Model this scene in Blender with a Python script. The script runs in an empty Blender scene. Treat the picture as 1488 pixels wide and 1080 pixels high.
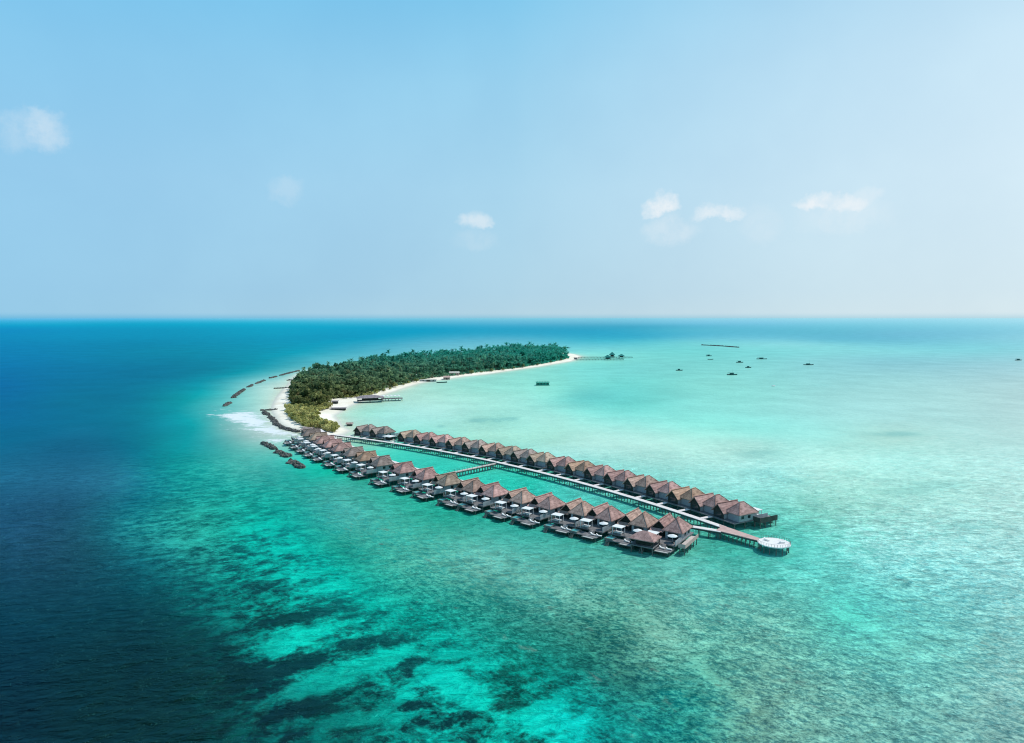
import bpy, math, random
import numpy as np
rng = np.random.default_rng(7); random.seed(7)
sc = bpy.context.scene
COL = sc.collection
PI = math.pi

# ------------------------------------------------------------------ camera
F, H = 992.0, 80.0
PITCH = math.atan(78 / F); cp, sp = math.cos(PITCH), math.sin(PITCH)
cam_d = bpy.data.cameras.new('camera'); cam_d.sensor_width = 36; cam_d.lens = 24
cam_d.clip_start = 1; cam_d.clip_end = 400000
cam = bpy.data.objects.new('camera', cam_d); COL.objects.link(cam)
cam.location = (0, 0, H); cam.rotation_euler = (PI / 2 - PITCH, 0, 0)
sc.camera = cam

def at(u, v, z=0.0):
    """point of the photograph -> place on the plane at height z"""
    x = (u - 744) / F; y = (540 - v) / F
    d = (x, cp + y * sp, -sp + y * cp); t = (z - H) / d[2]
    return np.array([d[0] * t, d[1] * t])

# ------------------------------------------------------------------ helpers
def lin(c):
    c = np.asarray(c, float) / 255.0
    return np.where(c <= 0.04045, c / 12.92, ((c + 0.055) / 1.055) ** 2.4)

def tag(o, label=None, cat=None, group=None, kind=None):
    if label: o['label'] = label
    if cat: o['category'] = cat
    if group: o['group'] = group
    if kind: o['kind'] = kind
    return o

def empty(name, loc=(0, 0, 0), rz=0):
    o = bpy.data.objects.new(name, None); COL.objects.link(o)
    o.location = loc; o.rotation_euler = (0, 0, rz); o.empty_display_size = .5
    return o

def copy_tree(o, parent=None):
    c = o.copy(); COL.objects.link(c); c.parent = parent
    for ch in list(o.children): copy_tree(ch, c)
    return c

def link_mesh(name, me, parent=None):
    o = bpy.data.objects.new(name, me); COL.objects.link(o); o.parent = parent
    return o

def np_mesh(name, V, Fq, mat):
    me = bpy.data.meshes.new(name)
    me.from_pydata(np.asarray(V).tolist(), [], np.asarray(Fq).tolist()); me.materials.append(mat)
    return me

class MB:
    def __init__(s): s.v = []; s.f = []
    def add(s, v, f):
        b = len(s.v); s.v += [tuple(map(float, p)) for p in v]; s.f += [tuple(i + b for i in q) for q in f]; return s
    def box(s, x0, x1, y0, y1, z0, z1):
        if y0 > y1: y0, y1 = y1, y0
        if x0 > x1: x0, x1 = x1, x0
        return s.add([(x0,y0,z0),(x1,y0,z0),(x1,y1,z0),(x0,y1,z0),(x0,y0,z1),(x1,y0,z1),(x1,y1,z1),(x0,y1,z1)],
                     [(0,3,2,1),(4,5,6,7),(0,1,5,4),(1,2,6,5),(2,3,7,6),(3,0,4,7)])
    def bar(s, a, b, w, h=None):
        h = h or w; a = np.array(a, float); b = np.array(b, float); d = b - a; d /= np.linalg.norm(d) + 1e-9
        up = np.array([0, 0, 1.]) if abs(d[2]) < .95 else np.array([0, 1., 0])
        r = np.cross(d, up); r /= np.linalg.norm(r); u = np.cross(r, d)
        v = [p + r * i * w / 2 + u * j * h / 2 for p in (a, b) for (i, j) in ((-1,-1),(1,-1),(1,1),(-1,1))]
        return s.add(v, [(0,1,2,3),(7,6,5,4),(0,4,5,1),(1,5,6,2),(2,6,7,3),(3,7,4,0)])
    def cyl(s, x, y, z0, z1, r0, r1=None, n=8, dx=0, dy=0):
        r1 = r0 if r1 is None else r1
        v = [(x + r0*math.cos(2*PI*k/n), y + r0*math.sin(2*PI*k/n), z0) for k in range(n)] + \
            [(x + dx + r1*math.cos(2*PI*k/n), y + dy + r1*math.sin(2*PI*k/n), z1) for k in range(n)]
        return s.add(v, [(k, (k+1)%n, n+(k+1)%n, n+k) for k in range(n)] + [tuple(range(n))[::-1], tuple(range(n, 2*n))])
    def slab(s, pts, t):
        """polygon with thickness t straight down"""
        n = len(pts)
        v = list(pts) + [(p[0], p[1], p[2] - t) for p in pts]
        return s.add(v, [tuple(range(n)), tuple(range(n, 2*n))[::-1]] + [(k, n+k, n+(k+1)%n, (k+1)%n) for k in range(n)])
    def mesh(s, name, mat):
        me = bpy.data.meshes.new(name); me.from_pydata(s.v, [], s.f); me.materials.append(mat)
        return me
    def build(s, name, mat, parent=None): return link_mesh(name, s.mesh(name, mat), parent)

# ------------------------------------------------------------------ materials
class N:
    def __init__(s, nt): s.nt = nt
    def __call__(s, kind, ins=None, **kw):
        n = s.nt.nodes.new(kind)
        for k, v in kw.items(): setattr(n, k, v)
        for k, v in (ins or {}).items():
            if isinstance(v, bpy.types.NodeSocket): s.nt.links.new(v, n.inputs[k])
            else: n.inputs[k].default_value = v
        return n
    def math(s, op, a, b=None, clamp=False, c=None):
        ins = {0: a}
        if b is not None: ins[1] = b
        if c is not None: ins[2] = c
        return s('ShaderNodeMath', ins, operation=op, use_clamp=clamp).outputs[0]
    def mix(s, f, a, b, mode='MIX', clamp=False):
        n = s('ShaderNodeMix', {0: f, 6: a, 7: b}, data_type='RGBA', blend_type=mode); n.clamp_result = clamp
        return n.outputs[2]
    def ramp(s, x, lo, hi, a=0.0, b=1.0, smooth=True):
        n = s('ShaderNodeMapRange', {0: x, 1: lo, 2: hi, 3: a, 4: b}, interpolation_type='SMOOTHSTEP' if smooth else 'LINEAR')
        return n.outputs[0]
    def noise(s, vec, scale, detail=4, rough=.55, dist=0.0):
        return s('ShaderNodeTexNoise', {'Vector': vec, 'Scale': scale, 'Detail': detail, 'Roughness': rough, 'Distortion': dist}).outputs[0]

def new_mat(name):
    m = bpy.data.materials.new(name); m.use_nodes = True; m.node_tree.nodes.clear()
    return m, N(m.node_tree)

def rgba(c): return (*c, 1.0)

def wood(name, c0, c1, scale=3.0, plank=0.0, rough=.8, objcol=False, axis='x', spec=.2):
    m, n = new_mat(name)
    co = n('ShaderNodeTexCoord').outputs['Object']
    st = n('ShaderNodeMapping', {'Vector': co, 'Scale': (.25, 1, 1) if axis == 'x' else (1, .25, 1)}).outputs[0]
    x = n.noise(st, scale, 5, .65)
    y = n.noise(co, .35, 3)
    f = n.math('ADD', n.math('MULTIPLY', x, .7), n.math('MULTIPLY', y, .5))
    c = n.mix(n.ramp(f, .38, .82), rgba(c0), rgba(c1))
    if plank:
        sep = n('ShaderNodeSeparateXYZ', {0: co})
        w = n.math('FRACT', n.math('MULTIPLY', sep.outputs[{'x': 0, 'y': 1, 'z': 2}[axis]], 1 / plank))
        g = n.ramp(w, .0, .12, .55, 1.0)
        c = n.mix(1.0, c, n('ShaderNodeCombineColor', {0: g, 1: g, 2: g}).outputs[0], 'MULTIPLY')
    if objcol:
        oi = n('ShaderNodeObjectInfo')
        c = n.mix(1.0, c, oi.outputs['Color'], 'MULTIPLY')
    bmp = n('ShaderNodeBump', {'Height': x, 'Strength': .4, 'Distance': .05}).outputs[0]
    p = n('ShaderNodeBsdfPrincipled', {'Base Color': c, 'Roughness': rough, 'Specular IOR Level': spec, 'Normal': bmp})
    n('ShaderNodeOutputMaterial', {0: p.outputs[0]})
    return m

M = {}
M['roof'] = wood('weathered_shingle', (.20, .15, .135), (.55, .43, .385), 1.6, .55, .9, True, 'z')
M['ridge'] = wood('ridge_shingle', (.24, .16, .13), (.42, .3, .26), 3, 0, .9, True)
M['deck'] = wood('bleached_deck', (.42, .36, .33), (.66, .58, .54), 2, .3, .8, axis='y')
M['jetty'] = wood('jetty_boards', (.62, .57, .55), (.85, .78, .76), 2, .35, .8)
M['pinkdeck'] = wood('warm_boards', (.45, .30, .27), (.62, .44, .40), 2, .35, .8)
M['greydeck'] = wood('grey_deck', (.11, .11, .115), (.27, .262, .265), 2, .3, .85, axis='y')
M['wall'] = wood('grey_plank_wall', (.26, .30, .32), (.44, .475, .50), 3, .25, .85, axis='z')
M['dark'] = wood('dark_timber', (.018, .026, .022), (.06, .07, .06), 3, .3, .85)
M['net'] = wood('rope_net', (.3, .31, .31), (.5, .5, .49), 3, .2, .9)
M['platform'] = wood('white_decking', (.68, .66, .65), (.86, .84, .82), 2, .4, .8)
M['post'] = wood('stilt_timber', (.10, .11, .095), (.25, .25, .23), 4, 0, .9)
M['rail'] = wood('rail_timber', (.035, .045, .04), (.10, .11, .10), 4, 0, .9)
M['white'] = wood('white_canvas', (.66, .68, .68), (.8, .8, .79), 2, 0, .8)
M['cream'] = wood('pale_roofing', (.40, .39, .34), (.58, .56, .50), 1.5, .5, .8)
M['hull'] = wood('dark_hull_paint', (.008, .075, .075), (.025, .13, .125), 1.5, 0, .5)
M['teal'] = wood('weathered_green_boards', (.004, .19, .14), (.02, .34, .26), 1, .8, .8)
M['hazy'] = wood('distant_timber', (.01, .15, .14), (.03, .24, .22), 1, 0, .9)
M['purple'] = wood('grey_shingle', (.17, .15, .16), (.34, .30, .32), 1.5, .6, .9, axis='z')
m, n = new_mat('dark_glass')
p = n('ShaderNodeBsdfPrincipled', {'Base Color': (.02, .035, .04, 1), 'Roughness': .12})
n('ShaderNodeOutputMaterial', {0: p.outputs[0]}); M['glass'] = m
m, n = new_mat('pool_water')
p = n('ShaderNodeBsdfPrincipled', {'Base Color': (.1, .42, .42, 1), 'Roughness': .08})
n('ShaderNodeOutputMaterial', {0: p.outputs[0]}); M['pool'] = m
m, n = new_mat('rock')
co = n('ShaderNodeTexCoord').outputs['Object']
c = n.mix(n.ramp(n.noise(co, .8, 6, .7), .35, .7), (.02, .026, .026, 1), (.19, .18, .165, 1))
p = n('ShaderNodeBsdfPrincipled', {'Base Color': c, 'Roughness': .9})
n('ShaderNodeOutputMaterial', {0: p.outputs[0]}); M['rock'] = m
m, n = new_mat('sand')
co = n('ShaderNodeNewGeometry').outputs['Position']
sep = n('ShaderNodeSeparateXYZ', {0: co})
c = n.mix(n.ramp(n.noise(co, .05, 5, .6), .35, .7), (.76, .70, .58, 1), (.90, .86, .76, 1))
c = n.mix(n.ramp(n.noise(co, .25, 5, .7), .55, .75, 0, .35), c, (.5, .45, .36, 1))
c = n.mix(n.ramp(sep.outputs[2], 0.0, .55), (.52, .54, .48, 1), c)
bmp = n('ShaderNodeBump', {'Height': n.noise(co, .5, 5, .6), 'Strength': .5, 'Distance': .4}).outputs[0]
p = n('ShaderNodeBsdfPrincipled', {'Base Color': c, 'Roughness': .95, 'Specular IOR Level': .1, 'Normal': bmp})
n('ShaderNodeOutputMaterial', {0: p.outputs[0]}); M['sand'] = m

def foliage(name, c0, c1, haze0, haze1):
    m, n = new_mat(name)
    geo = n('ShaderNodeNewGeometry')
    oi = n('ShaderNodeObjectInfo')
    f = n.noise(geo.outputs['Position'], .055, 5, .7)
    vo = n('ShaderNodeTexVoronoi', {'Vector': geo.outputs['Position'], 'Scale': .15})
    vs = n('ShaderNodeSeparateColor', {0: vo.outputs['Color']})
    f2 = n.math('ADD', n.math('MULTIPLY', f, .75), n.math('ADD', n.math('MULTIPLY', oi.outputs['Random'], .16), n.math('MULTIPLY', vs.outputs[0], .26)))
    f3 = n.ramp(f2, .36, .84)
    near = n.mix(f3, rgba(c0), rgba(c1)); far = n.mix(f3, rgba(haze0), rgba(haze1))
    sep = n('ShaderNodeSeparateXYZ', {0: geo.outputs['Position']})
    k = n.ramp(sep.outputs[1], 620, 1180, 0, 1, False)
    c = n.mix(k, near, far)  # farther leaves turn teal: distance haze painted into their colour
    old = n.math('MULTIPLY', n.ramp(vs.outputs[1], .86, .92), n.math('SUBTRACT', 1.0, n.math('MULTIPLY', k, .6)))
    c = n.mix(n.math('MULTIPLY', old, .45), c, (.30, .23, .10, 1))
    d = n('ShaderNodeBsdfPrincipled', {'Base Color': c, 'Roughness': .6, 'Specular IOR Level': .12})
    t = n('ShaderNodeBsdfTranslucent', {'Color': c})
    mx = n('ShaderNodeMixShader', {0: .38, 1: d.outputs[0], 2: t.outputs[0]})
    n('ShaderNodeOutputMaterial', {0: mx.outputs[0]})
    return m
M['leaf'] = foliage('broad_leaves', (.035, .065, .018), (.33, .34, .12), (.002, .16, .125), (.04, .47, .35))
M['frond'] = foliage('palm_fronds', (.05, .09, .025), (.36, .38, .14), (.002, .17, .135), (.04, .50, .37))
M['shrub'] = foliage('shrub_leaves', (.20, .21, .045), (.74, .70, .28), (.05, .16, .07), (.14, .26, .12))
M['bark'] = wood('bark', (.07, .06, .045), (.17, .15, .12), 2, 0, .9)

# ------------------------------------------------------------------ island outline
ISL_PX = [(512,626),(500,620),(494,611),(489,604),(502,596),(512,590),(530,583),(552,576.5),(572,570),(590,564),(610,557.5),(632,553.5),(650,551.5),(675,547.5),
          (705,544.5),(735,540),(760,536.5),(785,533),(808,529),(830,525.5),(840,522),(846,518.3),(836,515),(822,513),(800,512),(763,511),(716,513.5),
          (661,518.5),(620,521),(565,524),(534,526.5),(505,531),(482,533),(462,536),(445,539),(432,543.5),(424,549),(420,554),(415,561),(409,566),(404,572),(398,580),
          (394,588),(392,596),(396,604),(399,610),(405,617),(414,622.5),(425,625),(436,628),(444,632),(452,640),(470,646),(484,640),(500,633)]
ISL = np.array([at(u, v, 0) for u, v in ISL_PX])

def poly_sdf(P, poly):
    """signed distance, positive inside"""
    P = np.asarray(P, float); d = np.full(len(P), 1e9); ins = np.zeros(len(P), bool)
    n = len(poly)
    for i in range(n):
        a, b = poly[i], poly[(i + 1) % n]; e = b - a
        w = P - a; t = np.clip((w @ e) / (e @ e), 0, 1)
        d = np.minimum(d, np.hypot(*(w - t[:, None] * e).T))
        c = ((a[1] <= P[:, 1]) & (b[1] > P[:, 1])) | ((b[1] <= P[:, 1]) & (a[1] > P[:, 1]))
        with np.errstate(divide='ignore', invalid='ignore'):
            xi = a[0] + (P[:, 1] - a[1]) / (b[1] - a[1]) * (b[0] - a[0])
        ins ^= c & (P[:, 0] < xi)
    return np.where(ins, d, -d)

def island_height(P):
    d = poly_sdf(P, ISL)
    return np.where(d > 0, 1.6 * (1 - np.exp(-d / 14)), np.maximum(d * .09, -1.6)) - .06

lo = ISL.min(0) - 30; hi = ISL.max(0) + 30; st = 3.0
gx = np.arange(lo[0], hi[0], st); gy = np.arange(lo[1], hi[1], st * 1.3)
XX, YY = np.meshgrid(gx, gy); P = np.c_[XX.ravel(), YY.ravel()]
hz = island_height(P); nx = len(gx); ny = len(gy)
idx = np.arange(nx * ny).reshape(ny, nx)
Q = np.c_[idx[:-1, :-1].ravel(), idx[:-1, 1:].ravel(), idx[1:, 1:].ravel(), idx[1:, :-1].ravel()]
Q = Q[(hz[Q] > -1.2).any(1)]
used = np.unique(Q); rm = -np.ones(nx * ny, int); rm[used] = np.arange(len(used))
V = np.c_[P, hz + rng.normal(0, .03, len(P))][used]
me = np_mesh('sand_island', V, rm[Q], M['sand']); me.polygons.foreach_set('use_smooth', [True] * len(me.polygons))
tag(link_mesh('sand_island', me), kind='structure')

def ground(x, y): return float(island_height(np.array([[x, y]]))[0])

# ------------------------------------------------------------------ the sea
# control points: place in the photograph, dark bottom colour, pale bottom colour (sRGB seen, horizon rows with haze painted in), how fine the coral mottling is
CP = [
 (5,463.5,(105,185,225),None,0),(5,467,(40,165,212),None,0),(5,480,(0,142,192),None,0),(5,500,(0,134,182),None,0),(5,520,(0,127,176),None,0),(5,560,(0,112,164),None,0),(5,600,(0,112,156),None,0),
 (5,640,(22,110,146),None,.2),(5,700,(28,95,130),None,.2),(5,750,(26,80,114),None,.2),(5,800,(20,68,98),None,.2),(5,900,(10,58,80),None,.2),(5,1000,(4,46,64),None,.2),(5,1075,(2,36,50),None,.2),
 (50,470,(8,158,200),None,0),(50,490,(0,142,186),None,0),(50,520,(0,128,174),None,0),(50,555,(0,117,162),None,0),(100,463.5,(105,185,225),None,0),(100,580,(0,118,152),None,0),(100,620,(24,116,150),None,.1),(100,660,(30,106,140),None,.2),
 (100,700,(30,95,128),None,.2),(100,740,(26,84,114),None,.2),(100,800,(18,70,94),None,.2),(100,900,(9,57,76),None,.2),(100,1000,(3,45,56),None,.2),(100,1075,(2,38,46),None,.2),
 (150,490,(0,145,184),None,0),(150,520,(0,131,168),None,0),(150,555,(0,120,156),None,0),(200,463.5,(100,186,224),None,0),(200,469,(4,156,195),None,0),(200,500,(0,136,172),None,0),(200,580,(0,124,152),None,0),(200,620,(16,126,150),None,0),(200,655,(18,122,144),None,0),
 (250,480,(0,150,186),None,0),(250,510,(0,138,168),None,0),(250,550,(0,127,156),None,0),(250,580,(0,147,160),None,0),(250,620,(0,150,164),None,0),(230,650,(6,138,150),None,0),
 (170,700,(28,104,134),(34,118,142),0),(200,740,(10,104,122),(24,128,140),0),(200,770,(2,104,118),(40,160,160),0),(190,820,(10,80,98),(18,108,122),0),(200,900,(6,64,78),None,.2),(200,980,(2,50,60),None,.2),(200,1070,(2,42,48),None,.2),
 (300,463.5,(110,190,222),None,0),(300,469,(8,162,198),None,0),(330,500,(0,146,177),None,0),(330,540,(0,142,163),None,0),(285,570,(14,160,172),None,0),(310,588,(85,183,185),None,0),(315,620,(105,180,180),None,0),(280,620,(18,164,170),None,0),(275,650,(28,155,162),None,0),
 (250,685,(10,140,146),(30,165,164),0),(300,700,(18,152,152),(50,186,178),0),(270,760,(2,120,124),(50,182,172),0),(300,820,(0,98,108),(42,180,170),0),(290,880,(5,84,94),(16,140,136),0),(300,950,(2,64,72),(8,98,100),0),(300,1050,(0,48,52),(0,80,80),0),
 (370,640,(152,190,185),None,0),(330,650,(85,175,172),None,0),(335,685,(50,168,162),(80,186,178),.2),(390,690,(46,162,160),(70,178,172),.3),(390,740,(14,155,150),(36,190,176),0),(400,780,(4,135,134),(14,205,186),0),(400,830,(0,104,106),(4,205,185),0),(395,900,(0,76,82),(10,188,172),0),(400,960,(0,70,72),(15,200,178),0),(400,1040,(0,50,54),(15,140,128),0),
 (400,463.5,(118,192,222),None,0),(400,469,(15,168,200),None,0),(400,485,(0,158,190),None,0),(400,510,(0,152,178),None,0),(415,528,(55,163,180),None,0),
 (500,463.5,(122,194,222),None,0),(500,470,(30,166,200),None,0),(500,490,(6,153,188),None,0),(500,508,(60,168,192),None,0),(455,522,(78,176,192),None,0),
 (600,463.5,(128,195,220),None,0),(600,470,(50,165,200),None,0),(600,480,(20,158,195),None,0),(600,490,(48,164,195),None,0),(620,500,(98,180,203),None,0),
 (750,463.5,(132,198,220),None,0),(750,470,(78,170,203),None,0),(750,480,(48,161,195),None,0),(740,494,(98,180,204),None,0),(860,470,(85,170,200),None,0),(860,482,(50,163,197),None,0),(860,495,(74,182,204),None,0),(870,505,(120,205,213),None,0),(930,464,(138,200,222),None,0),(930,475,(75,168,198),None,0),(930,490,(66,172,200),None,0),
 (1000,464,(150,205,226),None,0),(1000,470,(112,186,214),None,0),(1000,480,(92,181,205),None,0),(1000,492,(106,190,209),None,0),(1000,498,(124,206,212),None,0),(1000,510,(128,212,210),None,0),
 (1100,464,(155,208,228),None,0),(1100,470,(125,192,218),None,0),(1100,480,(104,184,208),None,0),(1100,491,(118,193,213),None,0),(1150,499,(146,212,220),None,0),(1130,511,(140,214,215),None,0),
 (1200,465,(160,211,228),None,0),(1200,473,(126,196,217),None,0),(1200,483,(108,184,206),None,0),(1200,495,(118,191,210),None,0),(1210,503,(145,213,219),None,0),(1300,466,(162,212,228),None,0),(1300,485,(122,187,211),None,0),(1300,498,(126,194,212),None,0),(1310,511,(148,214,220),None,0),
 (1400,466,(172,217,230),None,0),(1420,475,(145,203,221),None,0),(1420,485,(136,195,215),None,0),(1420,508,(145,209,218),None,0),(1484,467,(182,220,232),None,0),(1484,490,(152,204,220),None,0),(1480,530,(162,208,216),None,0),
 (930,530,(122,212,208),None,0),(1010,535,(128,213,208),None,0),(1010,560,(135,218,210),None,0),(1010,590,(140,225,217),None,0),(1010,620,(152,237,225),None,0),(1010,638,(176,240,228),None,0),
 (1100,545,(140,217,213),None,0),(1100,575,(146,222,215),None,0),(1100,600,(152,228,221),None,0),(1100,630,(156,235,225),None,0),(1200,525,(140,208,213),None,0),(1200,550,(150,213,214),None,0),(1200,575,(158,217,215),None,0),(1200,605,(165,227,223),None,0),(1200,635,(164,233,225),(170,235,227),.2),
 (1300,525,(138,201,211),None,0),(1300,550,(158,213,215),None,0),(1300,575,(168,219,218),None,0),(1300,610,(172,223,220),(178,226,223),.1),(1300,640,(164,227,221),(174,230,225),.2),(1400,530,(150,203,212),None,0),(1400,555,(168,212,215),None,0),(1400,580,(176,218,217),None,0),(1400,620,(174,221,218),(184,225,222),.2),
 (1484,560,(178,212,214),None,0),(1484,590,(184,217,217),None,.1),(1484,630,(178,216,213),(186,219,217),.2),
 (860,530,(125,221,213),None,0),(850,520,(150,230,219),None,0),(870,545,(124,219,213),None,0),(838,562,(128,222,212),None,0),(850,572,(112,210,205),None,0),(880,575,(107,208,204),None,0),(833,578,(114,212,206),None,0),(815,575,(136,226,215),None,0),(850,602,(146,232,221),None,0),(890,610,(150,234,224),None,0),(920,590,(114,216,208),None,0),(900,560,(115,216,209),None,0),
 (760,550,(145,226,214),None,0),(760,580,(160,232,220),None,0),(700,560,(150,226,214),None,0),(700,595,(170,234,222),None,0),(650,570,(165,229,215),None,0),(640,600,(177,235,226),None,0),(600,582,(176,230,218),None,0),(560,605,(178,236,227),None,0),(530,600,(165,228,212),None,0),(800,610,(172,236,224),None,0),(870,640,(184,235,224),None,0),(760,620,(167,235,222),None,0),(710,612,(150,218,206),(167,235,222),.3),(700,640,(168,232,215),None,0),(800,645,(168,229,215),None,.1),
 (950,645,(182,236,226),(190,240,230),.2),(1090,645,(166,226,216),(184,238,229),.3),(800,655,(165,228,215),(178,236,224),.2),
 (1300,660,(158,228,221),(172,234,228),.3),(1484,660,(165,220,218),(176,225,223),.3),(1200,680,(165,230,220),(180,238,229),.3),(1130,690,(150,215,206),(175,232,222),.4),(1080,705,(150,220,208),(165,228,218),.3),(1400,720,(145,216,209),(165,227,220),.4),(1300,735,(130,208,198),(155,223,214),.5),(1484,760,(128,198,193),(152,212,208),.5),(1200,750,(98,194,180),(128,214,202),.5),
 (590,655,(75,214,198),None,0),(700,692,(68,212,196),None,0),(640,665,(72,213,198),None,0),(600,672,(65,208,193),(80,216,202),0),(680,712,(58,203,188),(70,210,198),0),(770,697,(50,198,183),(65,212,196),0),(830,718,(75,200,185),(90,210,196),.2),(920,740,(75,185,170),(90,198,184),.3),(540,655,(110,220,202),None,0),(512,646,(150,216,197),None,0),(620,655,(90,215,200),None,0),
 (480,702,(55,178,168),(68,184,174),.3),(440,668,(65,215,200),None,0),(475,690,(28,195,175),None,0),(560,722,(55,183,168),(64,188,174),.3),(650,752,(40,174,154),(50,178,160),.2),(750,782,(55,178,158),(66,184,166),.3),(850,805,(65,176,156),(84,186,166),.4),(1000,825,(82,182,164),(100,194,176),.5),(1060,800,(48,168,148),(64,180,162),.3),(1180,790,(70,184,168),(95,202,186),.5),(1130,835,(62,178,162),(88,198,182),.5),
 (500,760,(62,170,155),(88,188,172),.7),(480,800,(15,155,142),(50,185,165),.5),(600,800,(60,172,150),(96,196,172),.8),(700,820,(95,182,156),(125,200,174),.8),(800,842,(90,178,152),(122,200,174),.9),(450,835,(0,128,126),(5,205,185),.15),(500,880,(0,118,114),(5,205,183),.15),(590,850,(20,140,120),(80,192,168),.9),(600,915,(0,108,102),(8,195,173),.4),
 (700,880,(28,128,104),(76,172,146),1),(700,940,(0,112,98),(30,185,160),.6),(650,1020,(0,72,72),(0,214,192),0),(560,990,(0,74,74),(15,208,185),0),(500,1060,(0,58,56),(0,140,125),.1),(750,1040,(4,76,72),(0,210,190),.1),(800,975,(8,92,78),(25,160,138),.6),(850,1065,(0,86,78),(0,205,185),.2),(890,930,(28,108,86),(90,170,140),1),(900,1005,(18,86,72),(55,152,126),.9),
 (850,880,(52,138,114),(130,204,176),1),(960,960,(54,124,98),(126,198,168),1),(1000,1045,(0,112,94),(54,172,146),.9),(1100,1065,(60,118,98),(116,182,152),1),(1050,960,(58,134,110),(118,198,168),1),(1150,900,(64,144,122),(114,196,172),1),(1030,875,(76,164,142),(122,202,178),.9),(1250,1000,(60,134,114),(114,192,168),1),(1250,905,(72,162,142),(70,204,180),.8),
 (1350,1065,(66,130,112),(110,184,164),1),(1400,950,(72,154,138),(106,196,178),1),(1300,830,(86,178,162),(140,214,203),.8),(1450,860,(94,174,163),(138,206,196),.8),(1475,1000,(84,150,134),(128,186,170),1),(1484,1075,(82,136,120),(122,176,160),1),(1250,785,(100,196,180),(148,220,210),.6),
 (360,572,(140,200,196),None,0),(400,562,(195,222,214),None,0),(380,585,(165,214,206),None,0),(350,592,(125,195,192),None,0),(405,632,(195,206,202),None,0),(375,622,(175,200,198),None,0),(425,645,(150,212,202),None,0),(430,655,(110,215,203),None,0),
]
pts = np.array([(c[0], c[1]) for c in CP], float)
lowc = np.array([c[2] for c in CP], float); hic = np.array([c[3] if c[3] else c[2] for c in CP], float); cor = np.array([c[4] for c in CP], float)[:, None]
for i_, (u_, v_) in enumerate(pts):
    if u_ <= 260 and v_ >= 690:
        k_ = min(1, (260 - u_) / 90); d_c = np.array([17, 26, 25]) * k_ * (1.0 if 760 < v_ < 860 else .7) * (1 if v_ < 940 else .6); lowc[i_] += d_c; hic[i_] += d_c
    if 600 <= u_ and 520 < v_ < 660: lowc[i_] += np.array([11, 0, 0]); hic[i_] += np.array([11, 0, 0])
    if u_ >= 690 and v_ >= 650 and cor[i_, 0] >= .2:
        r_ = np.clip((u_ - 900) / 500, 0, 1); w_ = np.clip((v_ - 650) / 120, 0, 1)
        lowc[i_] += (np.array([8, 4, 13]) + np.array([24, 18, 14]) * r_) * (.4 + .6 * w_); hic[i_] += (np.array([8, 4, 13]) + np.array([42, 32, 26]) * r_) * (.45 + .55 * w_)
    elif 400 <= u_ < 690 and v_ > 740: lowc[i_] += np.array([3, 2, 7]); hic[i_] += np.array([2, 2, 6])
    if cor[i_, 0] >= .7: lowc[i_] += np.array([-4, 3, 14]); hic[i_] += np.array([2, 3, 4])
    if u_ >= 950 and 636 <= v_ < 770: lowc[i_] += np.array([8, -7, -11]) * (1 if u_ > 1190 else .15); hic[i_] += np.array([8, -7, -11]) * (1 if u_ > 1190 else .15)
    if 465 < v_ < 472: lowc[i_] = lowc[i_] * .75 + np.array([150, 206, 230]) * .25; hic[i_] = hic[i_] * .75 + np.array([150, 206, 230]) * .25  # water near the horizon blended towards the sky, as painted haze
for i_, (u_, v_) in enumerate(pts):
    if 335 <= u_ <= 410 and 560 <= v_ <= 640: lowc[i_] += 9; hic[i_] += 9
lowc = np.clip(lowc, 0, 255); hic = np.clip(hic, 0, 255)
def warp(u, v):
    b = np.maximum(v - 462, .6)
    return np.c_[u / 100.0, 5.2 * np.log(b / 40 + .35)]
Wc = warp(pts[:, 0], pts[:, 1])
def phi(A, B):
    d2 = ((A[:, None, :] - B[None]) ** 2).sum(2); return np.sqrt(d2 + .12)
K = phi(Wc, Wc) + 0.0 * np.eye(len(Wc))
K1 = np.block([[K - .02 * np.eye(len(Wc)), np.ones((len(Wc), 1))], [np.ones((1, len(Wc))), np.zeros((1, 1))]])
rhs = np.vstack([np.hstack([lowc, hic, cor]), np.zeros((1, 7))])
Wt = np.linalg.solve(K1, rhs)

az = np.concatenate([np.linspace(-180, -50, 27)[:-1], np.linspace(-50, -39, 23)[:-1], np.linspace(-39, 39, 391), np.linspace(39, 50, 23)[1:], np.linspace(50, 180, 27)[1:-1]])
rr = [2, 20, 50, 80]; r = 100.0
while r < 1700: rr.append(r); r *= 1.0068
while r < 150000: rr.append(r); r *= 1.06
rr = np.array(rr)
RR, AA = np.meshgrid(rr, np.radians(az), indexing='ij')
SX = RR * np.sin(AA); SY = RR * np.cos(AA); PS = np.c_[SX.ravel(), SY.ravel()]
dist = np.hypot(PS[:, 0], PS[:, 1])
Yc = np.maximum(PS[:, 1], dist * .25)
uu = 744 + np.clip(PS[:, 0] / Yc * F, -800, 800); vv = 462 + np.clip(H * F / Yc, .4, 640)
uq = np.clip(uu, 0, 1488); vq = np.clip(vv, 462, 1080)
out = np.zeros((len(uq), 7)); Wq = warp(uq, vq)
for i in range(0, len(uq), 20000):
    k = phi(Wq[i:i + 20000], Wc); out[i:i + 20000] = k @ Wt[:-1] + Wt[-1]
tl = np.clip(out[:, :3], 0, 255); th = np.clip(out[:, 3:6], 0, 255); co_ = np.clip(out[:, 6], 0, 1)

def blobs(lst):
    a = np.zeros(len(uu))
    for (u, v, ru, rv, rot, k) in lst:
        dx = uu - u; dy = vv - v; c, s = math.cos(math.radians(rot)), math.sin(math.radians(rot))
        e = ((dx * c - dy * s) / ru) ** 2 + ((dx * s + dy * c) / rv) ** 2
        a = a + k * np.exp(-e * 1.1)
    return a
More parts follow.
